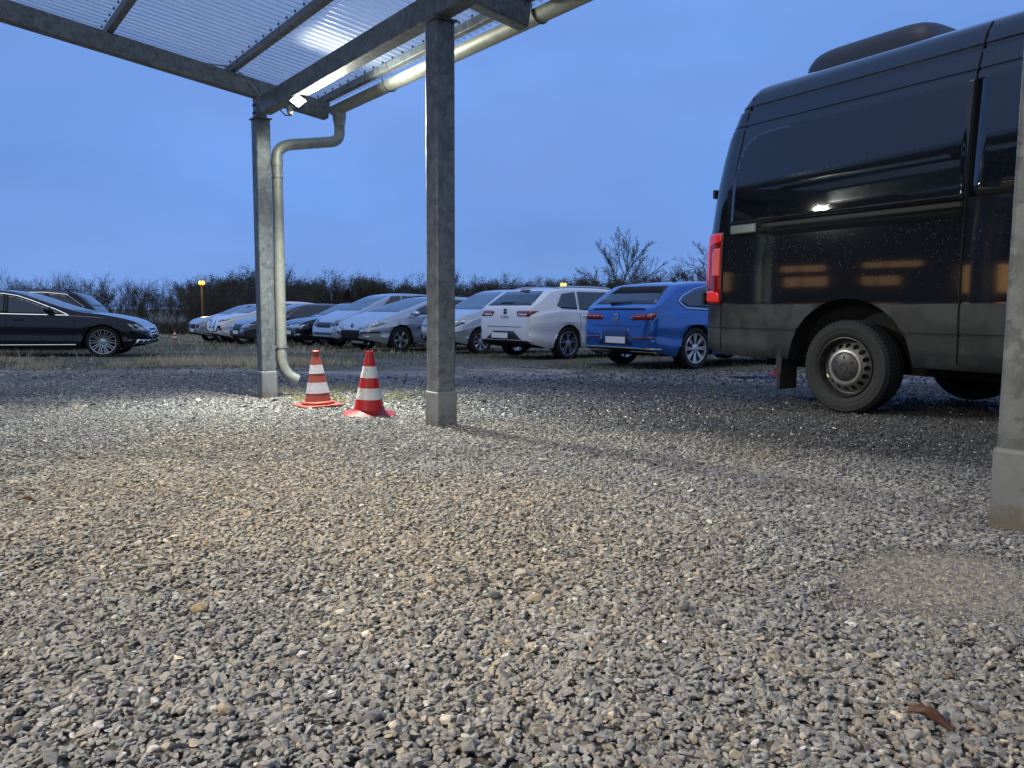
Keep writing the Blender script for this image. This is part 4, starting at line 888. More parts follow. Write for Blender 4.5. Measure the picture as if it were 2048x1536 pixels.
def outline(poly, wdt):
    cx = sum(p[0] for p in poly)/len(poly); cz = sum(p[1] for p in poly)/len(poly); sx_ = max(abs(p[0]-cx) for p in poly); sz_ = max(abs(p[1]-cz) for p in poly)
    return [(cx+(x-cx)*(1+wdt/sx_), cz+(z-cz)*(1+wdt/sz_)) for x, z in poly]
W1 = [(-1.115, 1.475), (-1.113, 1.75), (-1.085, 1.93), (-1.055, 2.03), (-1.02, 2.09), (-.97, 2.14), (-.90, 2.172), (-.80, 2.19), (-.4, 2.20), (.2, 2.205), (.785, 2.205), (.785, 1.475)]
VPch(outline(W1, .008), .003, SEAM, 'window_seal', step=.03); VPch(W1, .006, VGL, 'side_window', step=.03)
W2 = [(.81, 1.475), (.81, 2.205), (1.6, 2.21), (2.05, 2.20), (2.05, 1.475)]
VPch(outline(W2, .006), .0012, SEAM, 'window_seal', step=.08); VPch(W2, .004, VGL, 'side_window', step=.08)
for a, b_, c, d in ((.797, .37, .797, 2.24), (.797, 2.24, .83, 2.56), (-1.192, .40, -1.192, .81), (-1.182, .81, -1.182, 1.41), (2.1, .40, 2.1, 2.24)):
    L_ = math.hypot(c-a, d-b_); nx_, nz_ = -(d-b_)/L_*.0045, (c-a)/L_*.0045
    VPch([(a-nx_, b_-nz_), (c-nx_, d-nz_), (c+nx_, d+nz_), (a+nx_, b_+nz_)], .0055, SEAM, 'panel_gap', step=.05)
VPch([(-1.0, 2.50), (-.985, 2.50), (-1.09, 1.9), (-1.13, 1.42), (-1.145, 1.42), (-1.105, 1.9)], .001, SEAM, 'panel_gap', step=.05)
# sliding door rail with its cap
VPch([(-.84, 1.365), (.79, 1.365), (.79, 1.462), (-.84, 1.462)], .0015, mat('rail_shadow_gap', (.004, .004, .005), .6), 'door_rail', step=.08)
mb = MB(); yv = -.978
mb.box((-.02, yv-.006, 1.468), (1.62, .022, .010)); mb.box((-.02, yv-.006, 1.358), (1.62, .022, .010)); mb.box((-.02, yv-.002, 1.41), (1.60, .014, .018)); mb.build('rail_lip', VBLACK, vb)
q = bevel(MB().box((-.975, yv-.004, 1.425), (.27, .022, .075)).build('rail_end_cap', mat('wet_grey_cap', (.16, .18, .18), .25, .2, bump=(200, .5, .002)), vb), .012, 3)
# tail lamp
TR = mat('van_tail_lamp', (1.0, .035, .02), .12, coat=1); TRD = mat('tail_lamp_dark', (.22, .004, .004), .12, coat=1); TRL = mat('tail_lamp_ribs', (.9, .10, .07), .2, coat=1, bump=(400, .8, .003))
tl_ = VPch([(-1.422, .825), (-1.19, .815), (-1.19, 1.0), (-1.187, 1.41), (-1.30, 1.415), (-1.422, 1.40)], .014, TRD, 'tail_lamp', step=.02)
VPch([(-1.414, .98), (-1.365, .97), (-1.325, 1.02), (-1.318, 1.30), (-1.20, 1.34), (-1.20, 1.405), (-1.414, 1.405)], .0175, TR, 'upper_lens', tl_, step=.02)
VPch([(-1.412, .835), (-1.205, .825), (-1.21, .90), (-1.29, .925), (-1.412, .91)], .0175, TR, 'lower_lens', tl_, step=.02)
VPch([(-1.29, 1.06), (-1.205, 1.04), (-1.205, 1.28), (-1.27, 1.28), (-1.295, 1.24)], .0175, TRL, 'ribbed_lens', tl_, step=.02)
bevel(MB().box((-1.375, -.885, 1.76), (.03, .05, .075)).build('rear_hinge', PLASTIC, vb), .008)
bevel(MB().box((-1.435, -.92, .86), (.035, .06, .11)).build('bumper_buffer', BLACKRUB, vb), .008)
# rear mud flap and underside
fl_ = MB().box((-.585, -.86, .33), (.035, .22, .40)); bevel(fl_.build('mud_flap', BLACKRUB, van), .012, 2)
MB().box((-.585, -.957, .40), (.05, .02, .27)).build('mud_flap_edge', BLACKRUB, van)
MB().box((.8, 0, .34), (3.6, 1.2, .10)).tube([(-1.2, .3, .32), (0, .3, .30), (1.5, .2, .34)], .05, 8).build('chassis', UNDER, van)
# wheels
def van_wheel(x, side, full=True):
    T = Matrix.Translation((x, side*.975, .345)) @ Matrix.Rotation(R(90 if side < 0 else -90), 4, 'X')
    ro = MB().lathe([(0, -.05), (.20, -.07), (.20, -.14), (0, -.14)], 24, T).build('wheel', UNDER, van, True)
    r = .345; n_ = 96; ty = MB()
    pr = [(.222, -.012), (.236, .002), (.262, .010), (.268, .0085), (.272, .0105), (.300, .012), (.318, .006), (.322, .007), (.334, -.006), (.341, -.018), (.3445, -.035), (.345, -.06), (.338, -.062), (.338, -.070), (.345, -.072), (.345, -.11), (.338, -.112), (.338, -.122), (.345, -.124), (.345, -.165), (.338, -.20), (.24, -.215)]
    ty.lathe(pr, n_, T)
    tyo = ty.build('tyre', TYRE, ro, True)
    tb = MB()
    for j in range(72): # shoulder blocks
        a = 2*math.pi*j/72
        for (ra, rb_, za, zb_, da) in ((.318, .3465, -.040, .0045, .028), (.338, .3462, -.060, -.025, .030)):
            i = len(tb.v)
            for rr_2, zz in ((ra, zb_), (rb_, zb_-.018), (rb_, za), (ra, za)):
                for s_ in (-1, 1): aa = a+s_*da*.62; tb.v.append(tuple(T @ Vector((rr_2*math.cos(aa), rr_2*math.sin(aa), zz))))
            tb.f += [[i, i+2, i+3, i+1], [i+2, i+4, i+5, i+3], [i+4, i+6, i+7, i+5], [i, i+6, i+4, i+2][::1], [i+1, i+3, i+5, i+7]]
    tb.build('tread_blocks', TYRE, tyo)
    # steel rim with sixteen round holes
    rim = MB(); RD = mat('steel_rim_dark', (.028, .029, .031), .4, .4, coat=.3)
    rim.lathe([(.2235, -.008), (.220, .002), (.214, .003), (.209, -.006), (.203, -.030), (.197, -.060), (.186, -.066), (.184, -.072)], 64, T)
    rmo = rim.build('rim', RD, ro, True)
    # disc with real holes
    poly = 64; dv_ = MB(); k = 16; i0 = 0
    import cmath
    bmh = bmesh.new()
    outer = [bmh.verts.new((.186*math.cos(2*math.pi*j/96), .186*math.sin(2*math.pi*j/96), 0)) for j in range(96)]
    loops = [outer]
    for q in range(k):
        a = 2*math.pi*q/k; cx, cy_ = .1585*math.cos(a), .1585*math.sin(a)
        loops.append([bmh.verts.new((cx+.0185*math.cos(-t), cy_+.0185*math.sin(-t), 0)) for t in [2*math.pi*j/14 for j in range(14)]])
    inn = [bmh.verts.new((.06*math.cos(-2*math.pi*j/24), .06*math.sin(-2*math.pi*j/24), 0)) for j in range(24)]; loops.append(inn)
    ed = []
    for lp in loops:
        for j in range(len(lp)): ed.append(bmh.edges.new((lp[j], lp[(j+1) % len(lp)])))
    bmesh.ops.triangle_fill(bmh, use_beauty=True, edges=ed)
    for v in bmh.verts:
        rr_3 = math.hypot(v.co.x, v.co.y); v.co.z = float(np.interp(rr_3, [.06, .12, .14, .165, .186], [-.012, -.012, -.020, -.045, -.066]))
    me = bpy.data.meshes.new('rim_disc'); bmh.to_mesh(me); bmh.free(); me.transform(T); do = link_mesh('rim_disc', me, mat('steel_rim_grey', (.16, .155, .145), .42, .5), ro)
    s = do.modifiers.new('t', 'SOLIDIFY'); s.thickness = .005; s.offset = 0
    cap = MB().lathe([(0, .012), (.020, .012), (.050, .010), (.085, .004), (.102, -.004), (.106, -.012)], 40, T).build('hub_cap', mat('hub_cap_plastic', (.022, .023, .025), .45), ro, True)
    MB().lathe([(.106, -.010), (.112, -.003), (.128, -.006), (.137, -.016), (.138, -.022), (.108, -.018)], 48, T).build('cap_ring', mat('cap_ring_grey', (.28, .27, .255), .38, .6), ro, True)
    em = MB(); Te = T @ Matrix.Translation((0, 0, .0105)); emblem_ring(em, Te, .033, .0045)
    for q in range(3):
        a = math.pi/2+q*2*math.pi/3; em.prism([(.030*math.cos(a), .030*math.sin(a)), (.005*math.cos(a+1.05), .005*math.sin(a+1.05)), (0, 0), (.005*math.cos(a-1.05), .005*math.sin(a-1.05))][::-1], .006, Te)
    em.build('badge', mat('badge_grey', (.10, .10, .105), .35, .5), cap)
    sl_ = MB()
    for q in range(6):
        a = math.pi/2+q*math.pi/3; Tq = T @ Matrix.Rotation(a, 4, 'Z') @ Matrix.Translation((.072, 0, .0055)) @ Matrix.Rotation(R(8), 4, 'Y'); i = len(sl_.v); sl_.box((0, 0, 0), (.024, .009, .006))
        for z in range(i, i+8): sl_.v[z] = tuple(Tq @ Vector(sl_.v[z]))
    sl_.build('slots', SEAM, cap)
    lt = MB()
van_wheel(0, -1); van_wheel(0, 1); van_wheel(3.5, -1); van_wheel(3.5, 1)
# rooftop unit
ac = MB(); L0_, L1_ = -.80, .26; secs = []
for i in range(25):
    t = i/24; x = L0_+(L1_-L0_)*t; e = (1-abs(2*t-1)**7)**(1/2) if 0 < t < 1 else .0; h_ = .10+.185*e; w_ = .46+.10*e
    for j in range(21):
        a = math.pi*j/20; cy_ = math.copysign(abs(math.cos(a))**.45, math.cos(a)); sy_ = abs(math.sin(a))**.55
        ac.v.append((x, -w_*cy_, 2.60+h_*sy_))
for i in range(24):
    for j in range(20): a = i*21+j; ac.f.append([a, a+21, a+22, a+1])
ac.f += [list(range(21)), [24*21+j for j in range(21)][::-1]]
aco = ac.build('roof_unit', mat('roof_unit_grey', (.035, .037, .042), .45), van, True, 60)
bevel(MB().box((-.27, 0, 2.655), (1.14, 1.12, .035)).build('unit_base', MATS['roof_unit_grey'], aco), .01)
# windscreen, side glass ahead of the doors, mirror
patch(vb, vbvh, 'F', [(-.80, 1.35), (.80, 1.35), (.72, 2.15), (-.72, 2.15)], .006, VGL, 'windscreen', vb, step=.12)
VPch([(2.2, 1.45), (3.2, 1.45), (2.8, 2.05), (2.2, 2.1)], .004, VGL, 'side_window')
mb = MB(); ellipsoid(mb, (3.1, -1.15, 1.6), (.09, .10, .2)); mb.box((3.1, -1.03, 1.5), (.05, .12, .05)); mb.build('wing_mirror', PLASTIC, vb, True)
# water drops beaded on the paint
dr = MB(); rr2 = random.Random(5)
for _ in range(1100):
    x = rr2.uniform(-1.15, 1.3); z = rr2.triangular(.86, 1.45, 1.3) if rr2.random() < .85 else rr2.uniform(1.5, 2.5)
    if rr2.random() > .35+.65*(math.sin(x*5)*math.sin(z*9+x*3) > -.1): continue
    h = vbvh.ray_cast(Vector((x, -6, z)), Vector((0, 1, 0)))
    if h[0] is None: continue
    s = rr2.uniform(.0009, .0021); i = len(dr.v); c = h[0]+Vector((0, -.0002, 0))
    if 1.475 < z < 2.2: c.y -= .004
    if abs(z-1.41) < .06 and x > -1.12: continue
    dr.v += [tuple(c+Vector((s*math.cos(a), 0, s*1.2*math.sin(a)))) for a in (0, 1.047, 2.094, 3.14, 4.19, 5.24)]+[tuple(c+Vector((0, -s*.8, 0)))]
    dr.f += [[i+(j+1) % 6, i+j, i+6] for j in range(6)]
tag(dr.build('water_drops', mat('water', (.25, .27, .3), .03, coat=1, spec=1), vb, True, 180), kind='stuff')

# ------------------------------------------------------------------ lit building out of the frame to the left, mirrored in the van
bl = empty('workshop_building', (-17.5, 4.0, float(zg(0, 4))-.1)); tag(bl, 'workshop building with warm lit windows left of the carport', 'building')
WALL = mat('plaster_wall', (.12, .10, .08), .8, noise=(1.5, (.09, .075, .06), .4, .6))
WL = mat('lit_window', (.8, .6, .3), .4, emit=(1.0, .55, .20), es=1.1)
mb = MB(); mb.box((-3, 0, 2.9), (6, 22, 5.8)); mb.build('wall', WALL, bl)
MB().box((-3, 0, 5.9), (6.8, 22.8, .25)).build('roof', mat('dark_roof', (.05, .05, .055), .8), bl)
for yb, zc, wy, wz, e_ in ((-7, 1.6, 1.2, 1.3, .9), (-4.4, 1.9, 1.5, .9, 1.0), (-2.0, 1.35, 2.0, 1.5, 1.5), (.9, 2.3, 1.6, .35, .8), (1.2, 1.3, 1.1, .55, .7), (3.4, 2.2, 1.3, .4, .8), (3.3, 1.35, 1.3, .6, .75), (6.0, 1.5, .8, 1.2, .6)):
    WLk = mat('lit_window_%d' % int(e_*100), (.8, .6, .3), .4, emit=(1.0, .50, .17), es=e_)
    wf = MB().box((.03, yb, zc), (.10, wy+.2, wz+.2)).build('window', PLASTIC, bl); MB().box((.07, yb, zc), (.06, wy, wz)).build('lit_pane', WLk, wf)
    MB().box((.105, yb+wy*.1, zc), (.02, .06, wz)).build('glazing_bar', PLASTIC, wf)
# unseen warm floodlights assumed at the carport's back row, added to light the gravel
mat('warm_fill_face', (1, .8, .5), .3, emit=(1, .66, .3), es=6)
for (d, c, pw, colr, ang_, aim_) in ((-2.5, -4.85, 900, (1, .84, .60), 62, (-.30, 2.2, 0)), (2.0, -4.85, 520, (1, .84, .60), 62, (-2.3, 3.0, 0))):
    f2 = empty('floodlight', cp(d, c, zb(c)-.19)); tag(f2, 'unseen added warm floodlight under the rear roof beam, %s of the two' % ('nearer' if d < 0 else 'farther'), 'floodlight')
    bevel(MB().box((0, 0, 0), (.17, .12, .03), MC).build('housing', MATS['white_casing'], f2), .006); MB().box((0, 0, -.018), (.15, .10, .004), MC).build('lit_panel', MATS['warm_fill_face'], f2)
    light('floodlight_spill', cp(d, c+.1, zb(c)-.40), 9, colr, .1)  # bare point light added below the housing to brighten the roof underside
    light('floodlight_beam', cp(d, c, zb(c)-.24), pw, colr, .55, ang_, aim_)

# ------------------------------------------------------------------ yard lamps far off
def far_lamp(u, Y, vtop, label, glow):
    x = x_of(u, Y); g = float(gz(x, Y)); zt = .6+(620-vtop)/1538*Y
    root = empty('street_lamp', (x, Y, g)); tag(root, label, 'street lamp', 'yellow lamps along the far road')
    MB().tube([(0, 0, 0), (0, 0, zt-g)], [.09, .06], 10).build('pole', mat('rust_pole', (.16, .09, .05), .7), root, True)
    for s_ in (-1, 1):
        a = MB(); ellipsoid(a, (s_*.10*Y/52, 0, zt-g+.05), (.12*Y/52, .12, .15*Y/52)); a.build('lamp_head', mat('sodium_face', (1, .7, .2), .4, emit=(1, .56, .08), es=glow), root, True)
    light('street_lamp_light', (x, Y-.8, zt-.3), 25, (1, .6, .2), .3)
far_lamp(407, 52, 571, 'yellow sodium lamp on a slim pole above the bare left trees', 1.6)
far_lamp(1125, 96, 571, 'yellow sodium lamp glowing just above the white estate car roof', 1.5)

# ------------------------------------------------------------------ trees
BARK = mat('bark', (.07, .060, .048), .9, noise=(8, (.11, .097, .08), .4, .6))
LEAFB = mat('brown_leaves', (.075, .048, .025), .8, noise=(1.2, (.035, .035, .018), .4, .6))
LEAFG = mat('ivy_leaves', (.045, .055, .022), .7, noise=(1.5, (.075, .062, .030), .4, .6))
TWIG = mat('twigs', (.060, .050, .040), .9)
def grow(seed, H, trunk_r, nb, spread, lv, droop=0., low=.25, twig_n=3):
    r = random.Random(seed); tr = MB(); cr = MB(); tips = []
    def branch(p, d, L, rad, level, mb):
        n_ = 4 if level < 2 else 3; pts = [p]; q = p.copy(); dd = d.copy()
        for i in range(n_):
            dd = (dd+Vector((r.gauss(0, .16), r.gauss(0, .16), r.gauss(.05-droop*.1, .12)))).normalized(); q = q+dd*L/n_; pts.append(q.copy())
        mb.tube(pts, [max(rad*(1-.75*i/n_), .0075) for i in range(n_+1)], 6 if level == 0 else 3, cap=False)
        tips.append((pts[-1], level))
        if level >= lv: return
        kk = nb if level == 0 else (6 if level == 1 else twig_n)
        for i in range(kk):
            t = low+(1-low)*((i+r.random()*.8)/kk) if level == 0 else .2+.8*((i+r.random())/kk); t = min(t, .98)
            s_ = t*n_; a = int(s_); b0 = pts[a]+(pts[min(a+1, n_)]-pts[a])*(s_-a)
            ang = i*2.4+r.uniform(-.4, .4) if level == 0 else r.uniform(0, 6.28); up = r.uniform(.35, .9)
            side = Vector((math.cos(ang), math.sin(ang), 0)); nd_2 = (side*spread+Vector((0, 0, 1))*up+dd*.5*(level > 0)+(d*.4 if level else Vector())).normalized()
            branch(b0, nd_2, L*(.62 if level == 0 else .55)*r.uniform(.75, 1.15)*(1.1-.45*t if level == 0 else 1), rad*.42, level+1, cr if level >= 1 else tr)
    branch(Vector((0, 0, -.15)), Vector((0, 0, 1)), H*.86, trunk_r, 0, tr); return tr, cr, tips
def leaves(tips, k, size, sprd, seed):
    r = random.Random(seed); mb = MB()
    for p, lv_ in tips:
        if lv_ < 2: continue
        for _ in range(k):
            c = p+Vector((r.gauss(0, sprd), r.gauss(0, sprd), r.gauss(0, sprd*.8))); a = Vector((r.gauss(0, 1), r.gauss(0, 1), r.gauss(0, 1))).normalized()*size*r.uniform(.6, 1.3); b_ = a.cross(Vector((r.gauss(0, 1), r.gauss(0, 1), r.gauss(0, 1)))).normalized()*size*.6
            i = len(mb.v); mb.v += [tuple(c-a), tuple(c+b_), tuple(c+a), tuple(c-b_)]; mb.f.append([i, i+1, i+2, i+3])
    return mb
LABL = {}
def proto(seed, H, tr_, nb, spread, lv, leaf, k, size, sprd, label, group, low=.25, name='bare_tree', twig_n=3):
    a, b_, tips = grow(seed, H, tr_, nb, spread, lv, 0, low, twig_n)
    root = empty(name); tag(root, label, 'tree', group)
    a.build('trunk', BARK, root, True); c = b_.build('crown', TWIG, root)
    if leaf: leaves(tips, k, size, sprd, seed).build('leaves', leaf, c)
    return root
GL = 'dark trees of the wood beyond the parked cars'
protos = [proto(11, 4.6, .07, 13, .55, 3, LEAFB, 2, .035, .10, 'thin leafless tree in the dark left wood edge', GL, .2),
          proto(12, 4.2, .06, 12, .60, 3, LEAFG, 7, .05, .14, 'ivy green tree in the dark left wood edge', GL, .15),
          proto(13, 4.9, .08, 15, .45, 3, LEAFB, 4, .04, .12, 'tall narrow bare tree with few brown leaves in the left wood', GL, .2),
          proto(14, 3.9, .06, 12, .70, 3, LEAFG, 10, .05, .13, 'bushy olive tree in the dark left wood edge', GL, .1)]
protos2 = [proto(21, 6.6, .12, 14, .65, 3, LEAFB, 9, .10, .26, 'brown leaved tree in the far wood behind the car row', GL, .12),
           proto(22, 7.2, .12, 15, .60, 3, LEAFB, 5, .09, .24, 'thin crowned tree in the far wood behind the car row', GL, .12),
           proto(23, 6.2, .12, 14, .75, 3, LEAFG, 11, .10, .28, 'dark olive tree in the far wood behind the car row', GL, .08)]
def put(pr, used, x, y, s, rz):
    o = pr if pr not in used else copy_tree(pr); used.append(pr); o.location = (x, y, float(gz(x, y))); o.rotation_euler = (0, 0, rz); o.scale = (s, s, s*random.uniform(.92, 1.1)); return o
used = []
u = -150
while u < 640: # the near edge of the wood on the left
    Y = 55+random.uniform(-1.5, 6)+max(0, (u-430)*.12); s = random.choice([.50, .60, .65, .72, .78])*(1-.04*(u > 420)-.06*(u > 520))
    put(random.choice(protos), used, x_of(u, Y), Y, s*Y/56, random.uniform(0, 6.28)); u += random.uniform(13, 22)
u = 380
while u < 1560:
    Y = 104+random.uniform(-4, 12); s = random.uniform(.64, .84)*(1 if u < 1330 else 1.12)
    put(random.choice(protos2), used, x_of(u, Y), Y, s, random.uniform(0, 6.28)); u += random.uniform(9, 15)
u = -200
while u < 600:
    Y = 68+random.uniform(0, 10); put(random.choice(protos[:3]), used, x_of(u, Y), Y, random.uniform(.62, .80)*Y/56*.9, random.uniform(0, 6.28)); u += random.uniform(30, 55)
# lone spreading tree and its half hidden neighbour, small pointed tree
def lone(seed, H, label, u, Y, rz, nm='bare_tree'):
    r = random.Random(seed); tr = MB(); cr = MB()
    def br(p, d, L, rad, lv):
        n_ = 5; pts = [p]; q = p.copy(); dd = d.copy()
        for i in range(n_):
            dd = (dd+Vector((r.gauss(0, .07), r.gauss(0, .07), .03+r.gauss(0, .06)))).normalized(); q = q+dd*L/n_; pts.append(q.copy())
        (tr if lv < 2 else cr).tube(pts, [max(rad*(1-.8*i/n_), .0042) for i in range(n_+1)], 8 if lv == 0 else (5 if lv == 1 else 3), cap=False)
        if lv >= 4: return
        kk = (0, 9, 6, 4)[lv] if lv else 16
        for i in range(kk):
            t = .36+.60*((i+r.random()*.7)/kk) if lv == 0 else .18+.80*(i+r.random())/kk; s_ = t*n_; a = int(s_); b0 = pts[a]+(pts[min(a+1, n_)]-pts[a])*(s_-a)
            if lv == 0: an = i*2.4+r.uniform(-.3, .3); q_ = (t-.36)/.6; el_ = .34+.95*q_; nd_2 = Vector((math.cos(an)*math.cos(el_), math.sin(an)*math.cos(el_), math.sin(el_))); LL = H*(.70-.36*q_)*r.uniform(.85, 1.12)
            else:
                pd_ = (pts[min(a+1, n_)]-pts[a]).normalized(); rv = Vector((r.gauss(0, 1), r.gauss(0, 1), r.gauss(0, 1))).normalized(); nd_2 = (pd_+(rv-pd_*rv.dot(pd_))*.72+Vector((0, 0, .10))).normalized(); LL = L*.46*r.uniform(.6, 1.15)*(1.2-.6*t)
            br(b0, nd_2, LL, rad*(.42 if lv == 0 else .45), lv+1)
    br(Vector((0, 0, -.1)), Vector((0.02, 0, 1)), H*.93, .075*H/5, 0)
    Y_ = Y; x = x_of(u, Y_); root = empty(nm, (x, Y_, float(gz(x, Y_))), rz); tag(root, label, 'tree', 'lone bare trees by the yard')
    tr.build('trunk', BARK, root, True); cr.build('crown', TWIG, root); return root
lone(3, 4.15, 'lone bare tree with wide fan of branches behind the blue estate car', 1228, 36, 0)
lone(5, 4.7, 'bare tree mostly hidden behind the rear edge of the black van', 1452, 37, 1.3)
# undergrowth and the dense far wood mass
def brush(name, u0, u1, Yf, h, k, leafsize, m, label, hvar=.5):
    uu = rng.uniform(u0, u1, k); Yv = Yf(uu)+rng.uniform(0, 8, k); x = (uu-1024)/1538*Yv; g = gz(x, Yv)
    hh = h*(1-hvar*rng.random(k)**.7)*(.75+.5*fbm(x*.6, Yv*.6, 3)); z = g+hh*rng.random(k)**.8
    a = rng.normal(0, 1, (k, 3)); a /= np.linalg.norm(a, axis=1)[:, None]; a[:, 2] = abs(a[:, 2])+.4; a *= leafsize*rng.uniform(.5, 1.5, k)[:, None]
    b_ = np.cross(a, rng.normal(0, 1, (k, 3))); b_ /= np.linalg.norm(b_, axis=1)[:, None]; b_ *= leafsize*.22
    c = np.stack([x, Yv, z], 1); V_ = np.stack([c-a, c+b_, c+a, c-b_], 1).reshape(-1, 3); F_ = np.arange(4*k).reshape(-1, 4)
    return tag(link_mesh(name, np_mesh(name, V_, F_), m), label, 'undergrowth', kind='stuff')
brush('undergrowth', -260, 660, lambda u: 54+np.maximum(0, (u-430)*.12), 1.15, 46000, .10, mat('scrub', (.085, .068, .050), .9, noise=(.5, (.055, .056, .034), .4, .6)), 'dense dark leafless scrub at the foot of the left wood', .75)
brush('far_undergrowth', 380, 1640, lambda u: 100+0*u, 4.4, 60000, .26, mat('far_scrub', (.050, .034, .022), .9, noise=(.3, (.030, .028, .016), .4, .6)), 'solid brown lower mass of the far wood behind the cars', .55)

# ------------------------------------------------------------------ grass
def blades(name, k, fx, h, wdt, m, label, cat='grass', lean=.5):
    x, y, keep = fx(k); x = x[keep]; y = y[keep]; k = len(x); z = gz(x, y)-.005
    hh = h*np.exp(rng.normal(0, .35, k)); a = rng.uniform(0, 6.28, k); lx = rng.normal(0, lean, k)*hh; ly = rng.normal(0, lean, k)*hh
    w_ = wdt*(1+y/14)
    p0 = np.stack([x-np.cos(a)*w_, y-np.sin(a)*w_, z], 1); p1 = np.stack([x+np.cos(a)*w_, y+np.sin(a)*w_, z], 1); p2 = np.stack([x+lx, y+ly, z+hh], 1)
    V_ = np.stack([p0, p1, p2], 1).reshape(-1, 3); F_ = np.arange(3*k).reshape(-1, 3)
    return tag(link_mesh(name, np_mesh(name, V_, F_, 3), m), label, cat, kind='stuff')
DRY = mat('dry_grass', (.64, .56, .38), .8, noise=(1.3, (.40, .35, .22), .4, .65)); GRN = mat('green_grass', (.11, .12, .05), .8, noise=(1.1, (.20, .18, .10), .4, .65))
def f_band(k):
    y = rng.uniform(11.2, 15.2, k); x = rng.uniform(-12, .5, k); cl = fbm(x*1.1, y*1.6, 4); b_ = np.exp(-((y-(13.1+.05*x+.6*np.sin(x*.8)))/.75)**2); return x, y, (cl > .43+.28*(1-b_)+.12*np.clip(x+4.0, 0, 3)) & (abs(x) < .75*y)
blades('dry_grass', 80000, f_band, .10, .0028, DRY, 'blond dry grass strip in front of the long black saloon')
def f_mid(k):
    y = rng.uniform(13, 56, k)**1.0; x = rng.uniform(-1, 1, k)*.75*y; cl = fbm(x*.35, y*.6, 4); return x, y, (cl > .56) & (y > 14)
blades('dry_tufts', 70000, f_mid, .10, .0028, DRY, 'pale dry tufts scattered over the parking meadow')
def f_grn(k):
    y = rng.uniform(10.5, 57, k); x = rng.uniform(-1, 1, k)*.75*y; cl = fbm(x*.5+7, y*.7+2, 4); return x, y, (cl > .46) & (y+.1*x > 11.3+1.5*(fbm(x*.7, y*.7, 2)-.5)) & ((x < 2) | (y > 12.5))
blades('green_grass', 110000, f_grn, .055, .003, GRN, 'short dull green grass under and around the parked cars')
def f_foot(k):
    x = np.concatenate([rng.normal(-1.75, .25, k//3), rng.normal(-1.95, .35, k//3), rng.normal(-1.3, .3, k-2*(k//3))]); y = np.concatenate([rng.normal(6.75, .25, k//3), rng.normal(7.6, .4, k//3), rng.normal(6.9, .3, k-2*(k//3))]); return x, y, fbm(x*5, y*5, 3) > .56
blades('sprouting_grass', 9000, f_foot, .035, .0012, mat('yellow_green_grass', (.30, .27, .07), .8, noise=(3, (.14, .17, .05), .4, .6)), 'yellow green sprouts in the gravel around the downpipe outlet')
def tuft(u, Y, label, h=.05, n_=60):
    x = x_of(u, Y); z = float(gz(x, Y)); mb = MB(); r = random.Random(int(u))
    for _ in range(n_):
        a = r.uniform(0, 6.28); e_ = r.uniform(.1, 1.2); L_ = h*r.uniform(.5, 1.4); d = Vector((math.cos(a)*math.cos(e_), math.sin(a)*math.cos(e_), math.sin(e_)))*L_; s = Vector((-math.sin(a), math.cos(a), 0))*.0009; i = len(mb.v)
        mb.v += [tuple(-s), tuple(s), tuple(d)]; mb.f.append([i, i+1, i+2])
    o = mb.build('grass_tuft', DRY); o.location = (x, Y, z+.004); tag(o, label, 'grass tuft', 'dry tufts on the gravel')
tuft(150, 5.35, 'single blond tuft on the gravel at far left', .075, 90); tuft(1490, 1.95, 'small flattened blond tuft near the bare patch', .025, 60)
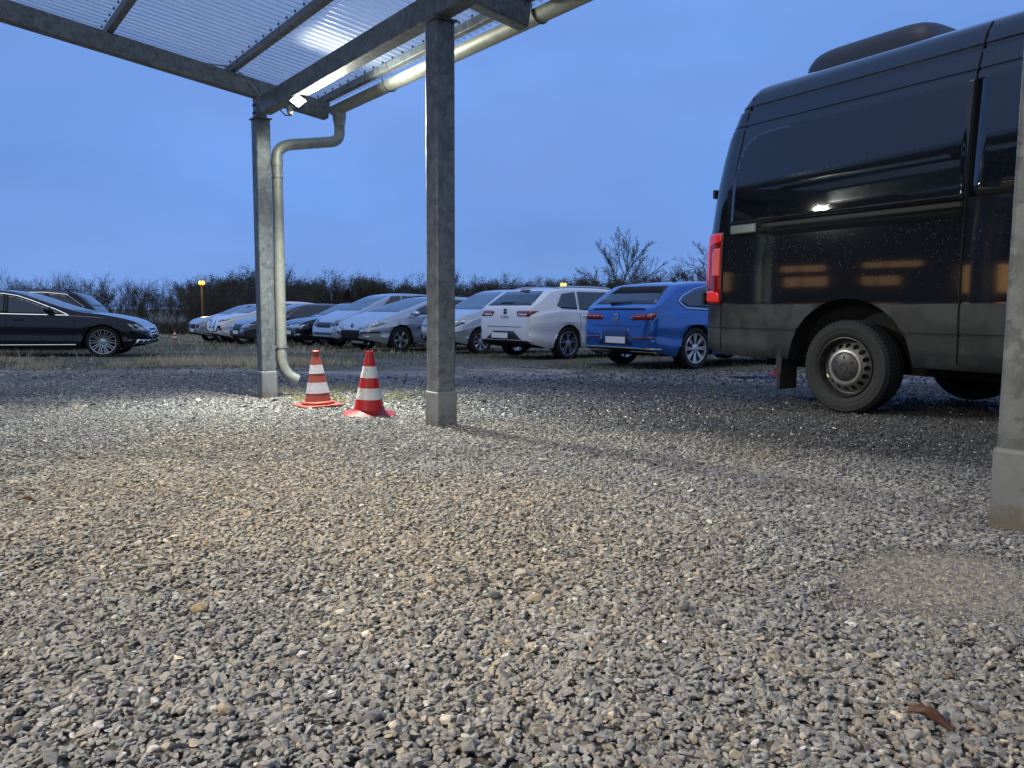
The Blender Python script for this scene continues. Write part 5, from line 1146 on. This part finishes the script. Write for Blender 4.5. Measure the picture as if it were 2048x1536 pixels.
# leaves and twigs
def leaf(u, Y, L_, rz, label, lift=.016):
    x = x_of(u, Y); z = float(gz(x, Y))+lift; mb = MB(); n_ = 10
    for i in range(n_+1):
        t = i/n_; wd = L_*.17*math.sin(math.pi*t**.8)**.8*(1-.55*math.exp(-((t-.42)/.07)**2))
        for s_ in (-1, -.5, 0, .5, 1): mb.v.append((L_*(t-.5), s_*wd, .18*L_*abs(s_)**1.5*math.sin(math.pi*t)+.06*L_*math.sin(t*5)))
    for i in range(n_):
        for j in range(4): a = i*5+j; mb.f.append([a, a+5, a+6, a+1])
    mb.tube([(L_*.5, 0, 0), (L_*.7, .02*L_, -.02*L_)], .0008, 5)
    o = mb.build('fallen_leaf', mat('brown_leaf', (.085, .035, .018), .5, noise=(40, (.17, .09, .04), .45, .65)), None, True); o.location = (x, Y, z); o.rotation_euler = (.15, .1, rz)
    s = o.modifiers.new('t', 'SOLIDIFY'); s.thickness = .0006; tag(o, label, 'leaf', 'fallen leaves')
leaf(1903, .985, .066, -.65, 'curled red brown leaf lying on gravel at lower right'); leaf(38, 2.35, .05, .2, 'dark curled leaf on the gravel at the left edge', .012)
for i, (u, Y, L_, rz) in enumerate([(720, 1.95, .09, .4), (1010, 1.25, .08, 2.2), (380, 1.5, .10, -.3), (1250, 2.0, .06, 1.4), (560, 1.16, .09, .1), (1620, 1.15, .08, 2.5)]):
    x = x_of(u, Y); mb = MB(); mb.tube([(-L_/2, 0, 0), (0, .004, .004), (L_/2, -.003, 0)], [.0011, .0012, .0006], 5); mb.tube([(0, .004, .004), (L_*.2, .018, .004)], .0006, 4)
    o = mb.build('twig', mat('straw_twig', (.30, .25, .17), .8)); o.location = (x, Y, float(gz(x, Y))+.013); o.rotation_euler = (0, 0, rz)
    tag(o, ['straw coloured twig left of the middle of the gravel', 'short twig on gravel at the middle bottom', 'long twig on gravel at lower left', 'small twig on gravel right of centre', 'twig on gravel near the bottom left centre', 'twig on gravel near the bottom right'][i], 'twig', 'dry twigs on the gravel')
# a few larger stones
for i, (u, Y, s, colr, lb) in enumerate([(990, 1.49, .015, (.10, .11, .115), 'dark rounded stone near the middle of the gravel'), (1380, 1.43, .02, (.26, .24, .21), 'pale larger stone right of centre on the gravel'), (428, 1.02, .019, (.42, .34, .25), 'pinkish larger stone near the lower left corner'), (380, 1.42, .020, (.33, .26, .16), 'ochre larger stone in the left gravel'), (735, 1.0, .016, (.17, .17, .17), 'dark flat stone at the bottom middle')]):
    v, f = hull_stone(900+i, 22, .6); x = x_of(u, Y); me = np_mesh('stone', v*s, f, 3); o = link_mesh('large_stone', me, mat('stone_%d' % i, colr, .7, noise=(60, tuple(c*.7 for c in colr), .4, .6))); o.location = (x, Y, float(gz(x, Y))+.010); o.rotation_euler = (.1, .1, i)
    bevel(o, .003, 2); tag(o, lb, 'stone', 'larger stones among the gravel')
